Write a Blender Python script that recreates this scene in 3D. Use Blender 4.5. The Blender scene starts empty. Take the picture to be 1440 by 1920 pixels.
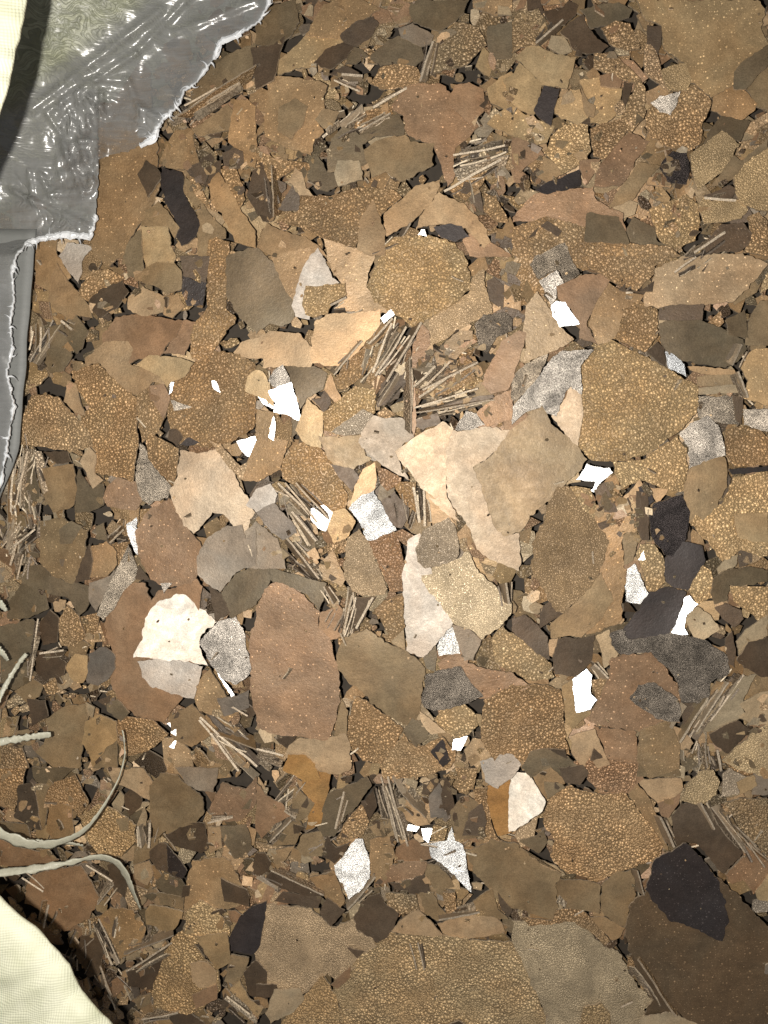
import bpy, bmesh, math, random
import numpy as np
from mathutils import Vector, Matrix, noise

random.seed(11)
SC = bpy.context.scene
COL = SC.collection

# ------------------------------------------------------------------ camera, world, lamp, exposure
PX = 0.46 / 1500.0                  # metres on the pile per photo pixel
CAM_H = 0.46                        # lens height over the pile
F_PX = 1500.0
cam_d = bpy.data.cameras.new('camera')
cam = bpy.data.objects.new('camera', cam_d)
COL.objects.link(cam)
cam_d.sensor_fit = 'VERTICAL'
cam_d.sensor_height = 24.0
cam_d.lens = 24.0 * F_PX / 1920.0
cam_d.clip_start = 0.005
cam_d.clip_end = 20.0
cam.location = (0, 0, CAM_H)
aim = Vector((-120 * PX, -130 * PX, 0)) - Vector((0, 0, CAM_H))
zc = (-aim).normalized()
xc = Vector((0, 1, 0)).cross(zc).normalized()
yc = zc.cross(xc)
ROT = Matrix((xc, yc, zc)).transposed()
cam.rotation_euler = ROT.to_euler()
SC.camera = cam
C0 = Vector((0, 0, CAM_H))

world = bpy.data.worlds.new('World')
SC.world = world
world.use_nodes = True
world.node_tree.nodes['Background'].inputs[0].default_value = (0.95, 0.95, 1.0, 1)
world.node_tree.nodes['Background'].inputs[1].default_value = 0.16

LAMP = Vector((-0.038, -0.010, CAM_H + 0.004))
ld = bpy.data.lights.new('phone_flash', 'POINT')
ld.energy = 11.8
ld.color = (1.0, 0.948, 0.875)
ld.shadow_soft_size = 0.0035
lo = bpy.data.objects.new('phone_flash', ld)
lo.location = LAMP
COL.objects.link(lo)

SC.view_settings.view_transform = 'Standard'
SC.view_settings.look = 'None'
SC.view_settings.exposure = 0.0
SC.view_settings.gamma = 1.0
SC.view_settings.use_curve_mapping = False
SC.cycles.max_bounces = 6
SC.cycles.transparent_max_bounces = 10


# ------------------------------------------------------------------ picture point -> place in the world
def ray(px, py):
    return (ROT @ Vector(((px - 720) / F_PX, -(py - 960) / F_PX, -1.0)))

def at(px, py, z=0.0):
    d = ray(px, py)
    return C0 + d * ((z - CAM_H) / d.z)

def on_plane(px, py, p0, n):
    d = ray(px, py)
    return C0 + d * ((p0 - C0).dot(n) / d.dot(n))


# ------------------------------------------------------------------ node helpers and materials
class NT:
    def __init__(self, name):
        self.m = bpy.data.materials.new(name)
        self.m.use_nodes = True
        self.t = self.m.node_tree
        self.t.nodes.clear()
        self.out = self.t.nodes.new('ShaderNodeOutputMaterial')
    def n(self, kind, **kw):
        nd = self.t.nodes.new('ShaderNode' + kind)
        for k, v in kw.items():
            if k.startswith('i_'):
                nd.inputs[k[2:].replace('_', ' ')].default_value = v
            else:
                setattr(nd, k, v)
        return nd
    def l(self, a, b):
        self.t.links.new(a, b)
    def math(self, op, a, b=None, c=None, clamp=False):
        nd = self.t.nodes.new('ShaderNodeMath')
        nd.operation = op
        nd.use_clamp = clamp
        for i, v in enumerate((a, b, c)):
            if v is None:
                continue
            if isinstance(v, (int, float)):
                nd.inputs[i].default_value = v
            else:
                self.l(v, nd.inputs[i])
        return nd.outputs[0]
    def ramp(self, src, lo, hi, a=0.0, b=1.0):
        nd = self.t.nodes.new('ShaderNodeMapRange')
        self.l(src, nd.inputs['Value'])
        nd.inputs['From Min'].default_value = lo
        nd.inputs['From Max'].default_value = hi
        nd.inputs['To Min'].default_value = a
        nd.inputs['To Max'].default_value = b
        return nd.outputs[0]
    def noise(self, vec, scale, detail=3.0, rough=0.6, dist=0.0):
        nd = self.n('TexNoise')
        nd.inputs['Scale'].default_value = scale
        nd.inputs['Detail'].default_value = detail
        nd.inputs['Roughness'].default_value = rough
        nd.inputs['Distortion'].default_value = dist
        if vec is not None:
            self.l(vec, nd.inputs['Vector'])
        return nd
    def mul(self, col, val):
        nd = self.n('VectorMath', operation='SCALE')
        self.l(col, nd.inputs[0])
        self.l(val, nd.inputs['Scale'])
        return nd.outputs[0]


def flake_material(tex, edge=False):
    """Cast metal flake: the piece's own colour times fine grain, beads or frost."""
    k = NT('flake_' + tex + ('_fracture' if edge else ''))
    tint = k.n('Attribute', attribute_name='tint')
    tc = k.n('TexCoord')
    rnd = k.n('ObjectInfo')
    off = k.n('VectorMath', operation='ADD')
    k.l(tc.outputs['Object'], off.inputs[0])
    k.l(rnd.outputs['Random'], off.inputs[1])
    vec = off.outputs[0]
    bs = k.n('BsdfPrincipled')
    k.l(bs.outputs[0], k.out.inputs[0])
    grain = k.noise(vec, 1500, 3, 0.7).outputs['Fac']
    cloud = k.noise(vec, 60, 4, 0.62, 0.6).outputs['Fac']
    mid = k.noise(vec, 260, 4, 0.65, 0.3).outputs['Fac']
    amount = k.math('MULTIPLY', k.ramp(cloud, 0.30, 0.70, 0.76, 1.24), k.ramp(mid, 0.3, 0.7, 0.93, 1.07))
    amount = k.math('MULTIPLY', amount, k.ramp(grain, 0.3, 0.7, 0.74, 1.26))
    metal, rough = 0.32, 0.50
    leather = k.noise(vec, 620, 3, 0.6, 0.5).outputs['Fac']
    height = k.math('ADD', k.math('MULTIPLY', grain, 0.3), k.math('ADD', leather, k.math('MULTIPLY', mid, 1.2)))
    bump_d = 0.0004
    bump_s = 0.30
    if edge:
        streak = k.noise(vec, 900, 4, 0.8).outputs['Fac']
        amount = k.ramp(streak, 0.3, 0.7, 0.6, 1.7)
        height = streak
        metal, rough, bump_s, bump_d = 0.4, 0.42, 0.8, 0.0006
    elif tex in ('n', 'f'):
        # beads: round heads of two sizes over a grainy ground
        sc = 500 if tex == 'n' else 900
        warp = k.noise(vec, 120, 2)
        wv = k.n('VectorMath', operation='MULTIPLY_ADD')
        k.l(warp.outputs['Color'], wv.inputs[0])
        wv.inputs[1].default_value = (0.003, 0.003, 0.003)
        k.l(vec, wv.inputs[2])
        v1 = k.n('TexVoronoi', voronoi_dimensions='2D', i_Scale=float(sc))
        v2 = k.n('TexVoronoi', voronoi_dimensions='2D', i_Scale=float(sc * 1.7))
        k.l(wv.outputs[0], v1.inputs['Vector'])
        k.l(wv.outputs[0], v2.inputs['Vector'])
        size = k.n('SeparateColor')
        k.l(v1.outputs['Color'], size.inputs[0])
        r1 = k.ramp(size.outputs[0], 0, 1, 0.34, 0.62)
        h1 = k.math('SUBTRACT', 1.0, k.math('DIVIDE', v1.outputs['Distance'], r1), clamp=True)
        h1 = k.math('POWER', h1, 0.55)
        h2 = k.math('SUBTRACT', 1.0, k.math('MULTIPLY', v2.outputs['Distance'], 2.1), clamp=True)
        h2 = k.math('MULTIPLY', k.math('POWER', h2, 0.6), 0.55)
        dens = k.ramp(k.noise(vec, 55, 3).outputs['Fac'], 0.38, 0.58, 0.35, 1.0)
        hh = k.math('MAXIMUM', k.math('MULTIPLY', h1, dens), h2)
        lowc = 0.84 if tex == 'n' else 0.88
        amount = k.math('MULTIPLY', amount, k.ramp(hh, 0.12, 0.85, lowc, 1.66 if tex == 'n' else 1.4))  # heads lightened for rubbed tips and their sparkle, both put into the colour
        height = k.math('ADD', hh, k.math('MULTIPLY', grain, 0.12))
        bump_s, bump_d = 0.85, (0.0010 if tex == 'n' else 0.0005)
        metal, rough = 0.3, 0.44
    elif tex == 'p':
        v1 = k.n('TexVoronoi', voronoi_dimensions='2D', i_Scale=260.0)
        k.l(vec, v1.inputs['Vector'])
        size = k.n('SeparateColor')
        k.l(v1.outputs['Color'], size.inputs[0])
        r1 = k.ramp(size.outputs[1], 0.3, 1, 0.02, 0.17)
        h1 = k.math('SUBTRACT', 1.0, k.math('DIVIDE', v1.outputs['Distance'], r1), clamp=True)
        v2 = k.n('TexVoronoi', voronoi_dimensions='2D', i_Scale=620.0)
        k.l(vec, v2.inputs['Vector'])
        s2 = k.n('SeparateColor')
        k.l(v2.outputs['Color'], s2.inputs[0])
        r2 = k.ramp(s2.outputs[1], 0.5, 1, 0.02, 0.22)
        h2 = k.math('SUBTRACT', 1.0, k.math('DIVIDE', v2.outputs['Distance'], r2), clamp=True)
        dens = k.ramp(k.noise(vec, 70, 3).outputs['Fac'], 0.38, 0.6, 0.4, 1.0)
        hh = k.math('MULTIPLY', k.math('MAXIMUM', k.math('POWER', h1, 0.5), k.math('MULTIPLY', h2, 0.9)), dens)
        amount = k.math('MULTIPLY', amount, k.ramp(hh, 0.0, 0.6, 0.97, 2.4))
        height = k.math('ADD', hh, k.math('MULTIPLY', height, 0.6))
        bump_s, bump_d = 0.6, 0.0005
        metal, rough = 0.25, 0.46
    elif tex == 'g':
        frost = k.noise(vec, 1500, 5, 0.85).outputs['Fac']
        patch = k.noise(vec, 75, 3, 0.6, 1.0).outputs['Fac']
        amount = k.math('MULTIPLY', k.ramp(frost, 0.40, 0.62, 0.40, 2.3), k.ramp(patch, 0.36, 0.66, 0.6, 1.35))
        height = frost
        bump_s, bump_d = 0.75, 0.0005
        metal, rough = 0.75, 0.36
    col = k.mul(tint.outputs['Color'], amount)
    if tex in ('s', 'p', 'n') and not edge:
        # uneven oxide tone: olive against russet
        tone = k.noise(vec, 38, 3, 0.5, 0.4).outputs['Fac']
        mx = k.n('MixRGB', blend_type='MULTIPLY')
        k.l(k.ramp(tone, 0.38, 0.62, 0.0, 1.0), mx.inputs[0])
        k.l(col, mx.inputs[1])
        mx.inputs[2].default_value = (1.05, 0.97, 0.90, 1)
        col = mx.outputs[0]
    k.l(col, bs.inputs['Base Color'])
    bs.inputs['Metallic'].default_value = metal
    k.l(k.ramp(mid, 0.3, 0.7, rough - 0.06, rough + 0.08), bs.inputs['Roughness'])
    bp = k.n('Bump')
    bp.inputs['Strength'].default_value = bump_s
    bp.inputs['Distance'].default_value = bump_d
    k.l(height, bp.inputs['Height'])
    k.l(bp.outputs[0], bs.inputs['Normal'])
    return k.m

def mirror_material():
    k = NT('bare_metal')
    tc = k.n('TexCoord')
    tint = k.n('Attribute', attribute_name='tint')
    bs = k.n('BsdfPrincipled')
    k.l(bs.outputs[0], k.out.inputs[0])
    frost = k.noise(tc.outputs['Object'], 1400, 4, 0.8).outputs['Fac']
    k.l(k.mul(tint.outputs['Color'], k.ramp(frost, 0.36, 0.52, 0.22, 1.0)), bs.inputs['Base Color'])
    bs.inputs['Metallic'].default_value = 0.9
    bs.inputs['Roughness'].default_value = 0.34
    bp = k.n('Bump')
    bp.inputs['Strength'].default_value = 0.6
    bp.inputs['Distance'].default_value = 0.0003
    k.l(frost, bp.inputs['Height'])
    k.l(bp.outputs[0], bs.inputs['Normal'])
    return k.m

MAT = {t: flake_material(t) for t in 'snfpg'}
MAT['w'] = mirror_material()
MAT['edge'] = flake_material('s', True)
SLOTS = ['s', 'n', 'f', 'p', 'g', 'w', 'edge']

SRGB = {'G': (170, 146, 108), 'H': (156, 133, 97), 'B': (150, 124, 90), 'R': (139, 112, 86), 'O': (130, 112, 84),
        'E': (97, 87, 68), 'K': (68, 57, 46), 'D': (52, 46, 44), 'Q': (98, 92, 84), 'Y': (130, 121, 108),  # K, D: shade of faces tilted from the flash put into the tint
        'T': (172, 147, 114), 'L': (164, 148, 120), 'P': (156, 139, 116), 'V': (172, 166, 155), 'W': (250, 250, 248),
        'S': (152, 143, 131), 'C': (188, 166, 132), 'A': (158, 120, 68), 'M': (88, 74, 56)}
def lin(c):
    return tuple(((v / 255) / 12.92 if v < 11 else ((v / 255 + 0.055) / 1.055) ** 2.4) for v in c)
MEAN = lin((140, 117, 87))
TINT = {c: tuple(a * 0.86 + m * 0.14 for a, m in zip(lin(v), MEAN)) if c not in 'WVPSCD' else lin(v) for c, v in SRGB.items()}
EDGE_TINT = (0.56, 0.46, 0.34)
WORD = {'G': 'golden', 'H': 'ochre', 'B': 'brown', 'R': 'reddish-brown', 'O': 'olive-brown', 'E': 'dark olive', 'K': 'blackish',
        'D': 'slate-black', 'Q': 'steel-grey', 'Y': 'grey', 'T': 'tan', 'L': 'khaki', 'P': 'pale beige', 'V': 'milky white',
        'W': 'shining white', 'S': 'silvery', 'C': 'champagne', 'A': 'amber', 'M': 'dark brown'}
TEXW = {'s': 'smooth', 'n': 'beaded', 'f': 'grainy', 'p': 'speckled', 'g': 'glittering'}


# ------------------------------------------------------------------ object helpers
def link(name, me, parent=None, **props):
    o = bpy.data.objects.new(name, me)
    COL.objects.link(o)
    if parent:
        o.parent = parent
    for k_, v in props.items():
        o[k_] = v
    return o

def thing(name, loc, label, cat, group=None):
    o = bpy.data.objects.new(name, None)
    o.empty_display_size = 0.02
    COL.objects.link(o)
    o.location = loc
    o['label'] = label
    o['category'] = cat
    if group:
        o['group'] = group
    return o


# ------------------------------------------------------------------ height of the pile so far
GX0, GY0, CELL = -0.36, -0.46, 0.0013
GW, GH = 520, 640
HM = np.full((GH, GW), 0.0005)
COV = np.zeros((GH, GW), bool)
KEEP = np.zeros((GH, GW), bool)      # flakes large enough to stay free of litter

def cells_in(poly):
    xs = [p[0] for p in poly]
    ys = [p[1] for p in poly]
    x0 = max(0, int((min(xs) - GX0) / CELL)); x1 = min(GW - 1, int((max(xs) - GX0) / CELL) + 1)
    y0 = max(0, int((min(ys) - GY0) / CELL)); y1 = min(GH - 1, int((max(ys) - GY0) / CELL) + 1)
    if x1 <= x0 or y1 <= y0:
        return None
    gx, gy = np.meshgrid(np.arange(x0, x1 + 1), np.arange(y0, y1 + 1))
    X = GX0 + gx * CELL
    Y = GY0 + gy * CELL
    ins = np.zeros(X.shape, bool)
    j = len(poly) - 1
    for i in range(len(poly)):
        xi, yi = poly[i][0], poly[i][1]
        xj, yj = poly[j][0], poly[j][1]
        c = ((yi > Y) != (yj > Y)) & (X < (xj - xi) * (Y - yi) / ((yj - yi) if yj != yi else 1e-12) + xi)
        ins ^= c
        j = i
    if not ins.any():
        return None
    return gx[ins], gy[ins], X[ins], Y[ins]

def rest_height(outline, n, pct, gap):
    """outline(z) -> world outline; the centre height at which the tilted flake lies on what is below it."""
    z = 0.0
    for _ in range(3):
        p0, pts = outline(z)
        c = cells_in(pts)
        if c is None:
            return z, None
        gx, gy, X, Y = c
        pl = p0.z - (n.x * (X - p0.x) + n.y * (Y - p0.y)) / n.z
        need = HM[gy, gx] - pl
        z += float(np.percentile(need, pct)) + gap
    p0, pts = outline(z)
    c = cells_in(pts)
    return z, c

def stamp(c, p0, n, extra=0.0):
    gx, gy, X, Y = c
    pl = p0.z - (n.x * (X - p0.x) + n.y * (Y - p0.y)) / n.z
    HM[gy, gx] = np.maximum(HM[gy, gx], pl + extra)
    COV[gy, gx] = True

def half_vector(p):
    return ((C0 - p).normalized() + (LAMP - p).normalized()).normalized()

def tilted(deg, az=None):
    az = random.uniform(0, 2 * math.pi) if az is None else az
    t = math.radians(deg)
    return Vector((math.sin(t) * math.cos(az), math.sin(t) * math.sin(az), math.cos(t)))


def jagged(poly, step, amp, rng):
    """Broken-metal outline: every side wanders and chips a little."""
    out = []
    n = len(poly)
    ph = rng.uniform(0, 100)
    s = 0.0
    for i in range(n):
        a, b = poly[i], poly[(i + 1) % n]
        dx, dy = b[0] - a[0], b[1] - a[1]
        L = math.hypot(dx, dy)
        if L < 1e-9:
            continue
        k = max(1, int(L / step))
        nx, ny = -dy / L, dx / L
        for j in range(k):
            t = j / k
            w = min(1.0, 4 * t * (1 - t) + 0.35)
            q = s + L * t
            d = noise.noise(Vector((q / step * 0.11, ph, 0))) * amp * 1.2 * w + noise.noise(Vector((q / step * 0.55, ph, 7))) * amp * 1.0
            if j:
                d += rng.uniform(-1, 1) * amp * 0.22
            out.append((a[0] + dx * t + nx * d, a[1] + dy * t + ny * d))
        s += L
    return out

def set_tint(me, tint, edge_slot):
    ca = me.color_attributes.new('tint', 'FLOAT_COLOR', 'CORNER')
    arr = np.empty((len(me.loops), 4), np.float32)
    arr[:, 3] = 1
    arr[:, :3] = tint
    for p in me.polygons:
        if p.material_index == edge_slot:
            arr[p.loop_start:p.loop_start + p.loop_total, :3] = [0.45 * t + 0.55 * e for t, e in zip(tint, EDGE_TINT)]
    ca.data.foreach_set('color', arr.ravel())

def flake_mesh(name, local, thick, curl, tex, tint, rng, grid=0.0045):
    """local: outline in the flake's own plane (metres). Top face near z = 0, body below it."""
    bm = bmesh.new()
    vs = [bm.verts.new((x, y, 0)) for x, y in local]
    try:
        f = bm.faces.new(vs)
    except ValueError:
        bm.free()
        return None
    if f.normal.z < 0 or sum(local[i][0] * local[(i + 1) % len(local)][1] - local[(i + 1) % len(local)][0] * local[i][1] for i in range(len(local))) < 0:
        bmesh.ops.reverse_faces(bm, faces=bm.faces[:])
    xs = [p[0] for p in local]
    ys = [p[1] for p in local]
    g = max(grid, max(max(xs) - min(xs), max(ys) - min(ys)) / 16)
    if max(xs) - min(xs) > 2 * g or max(ys) - min(ys) > 2 * g:
        for axis, lo_, hi_ in ((0, min(xs), max(xs)), (1, min(ys), max(ys))):
            c = lo_ + g * rng.uniform(0.6, 1.0)
            while c < hi_:
                co = Vector((c, 0, 0)) if axis == 0 else Vector((0, c, 0))
                no = Vector((1, 0.13, 0)) if axis == 0 else Vector((-0.13, 1, 0))
                bmesh.ops.bisect_plane(bm, geom=bm.verts[:] + bm.edges[:] + bm.faces[:], plane_co=co, plane_no=no)
                c += g
    th = rng.uniform(0, math.pi)
    ct, st = math.cos(th), math.sin(th)
    size = max(max(xs) - min(xs), max(ys) - min(ys))
    ph = rng.uniform(0, 50)
    for v in bm.verts:
        u = v.co.x * ct + v.co.y * st
        z = curl * (u / size) ** 2 * size * 2
        z += noise.noise(Vector((v.co.x * 45 + ph, v.co.y * 45, 0))) * 0.0009
        v.co.z = z
    base = bm.faces[:]
    for f in base:
        f.smooth = True
    ext = bmesh.ops.extrude_face_region(bm, geom=base)
    # the extruded copy becomes the top; the old faces stay as the underside
    moved = [e for e in ext['geom'] if isinstance(e, bmesh.types.BMVert)]
    top = set(e for e in ext['geom'] if isinstance(e, bmesh.types.BMFace))
    for v in moved:
        v.co.z += thick
    for f in bm.faces:
        if f in top:
            continue
        if abs(f.normal.z) < 0.5:
            f.material_index = 1
            f.smooth = False
    bm.normal_update()
    bmesh.ops.recalc_face_normals(bm, faces=bm.faces[:])
    for f in bm.faces:
        side = abs(f.normal.z) < 0.6
        f.material_index = 1 if side else 0
        f.smooth = not side
    for e in bm.edges:
        if len(e.link_faces) == 2 and e.link_faces[0].material_index != e.link_faces[1].material_index:
            e.smooth = False
    for v in bm.verts:
        v.co.z -= thick
    me = bpy.data.meshes.new(name)
    bm.to_mesh(me)
    bm.free()
    me.materials.append(MAT[tex])
    me.materials.append(MAT['edge'])
    set_tint(me, tint, 1)
    return me


class Heap:
    """Many loose pieces gathered as one uncountable mass."""
    def __init__(self):
        self.v, self.f, self.m, self.c = [], [], [], []
    def plate(self, pts, n, thick, tex, tint, edge=None):
        b = len(self.v)
        k = len(pts)
        self.v += [tuple(p) for p in pts] + [tuple(p - n * thick) for p in pts]
        mi = SLOTS.index(tex)
        self.f.append(list(range(b, b + k))); self.m.append(mi); self.c.append(tint)
        self.f.append(list(range(b + 2 * k - 1, b + k - 1, -1))); self.m.append(mi); self.c.append(tint)
        e = edge or [0.45 * t + 0.55 * q for t, q in zip(tint, EDGE_TINT)]
        for i in range(k):
            j = (i + 1) % k
            self.f.append([b + i, b + k + i, b + k + j, b + j]); self.m.append(6); self.c.append(e)
    def build(self, name, **props):
        me = bpy.data.meshes.new(name)
        me.from_pydata(self.v, [], self.f)
        for s_ in SLOTS:
            me.materials.append(MAT[s_])
        me.polygons.foreach_set('material_index', self.m)
        ca = me.color_attributes.new('tint', 'FLOAT_COLOR', 'CORNER')
        arr = np.ones((len(me.loops), 4), np.float32)
        for p, c in zip(me.polygons, self.c):
            arr[p.loop_start:p.loop_start + p.loop_total, :3] = c
        ca.data.foreach_set('color', arr.ravel())
        me.update()
        return link(name, me, **props)

HEAP = Heap()

def ccw(p):
    a = sum(p[i][0] * p[(i + 1) % len(p)][1] - p[(i + 1) % len(p)][0] * p[i][1] for i in range(len(p)))
    return p if a > 0 else p[::-1]

def random_chip(r, rng):
    k = rng.choice((4, 4, 5, 5, 6, 7))
    sx, sy = rng.uniform(0.6, 1.4), rng.uniform(0.55, 1.0)
    a0 = rng.uniform(0, 6.28)
    ang = sorted((i + rng.uniform(-0.33, 0.33)) / k * 2 * math.pi for i in range(k))
    p = []
    ca, sa = math.cos(a0), math.sin(a0)
    for a in ang:
        rr = r * rng.uniform(0.65, 1.15)
        x, y = math.cos(a) * rr * sx, math.sin(a) * rr * sy
        p.append((x * ca - y * sa, x * sa + y * ca))
    return ccw(jagged(p, max(r * 0.35, 0.0012), r * 0.05, rng))

def plane_axes(n):
    ax = Vector((1, 0, 0)) - n * n.x
    ax.normalize()
    return ax, n.cross(ax)

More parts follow.
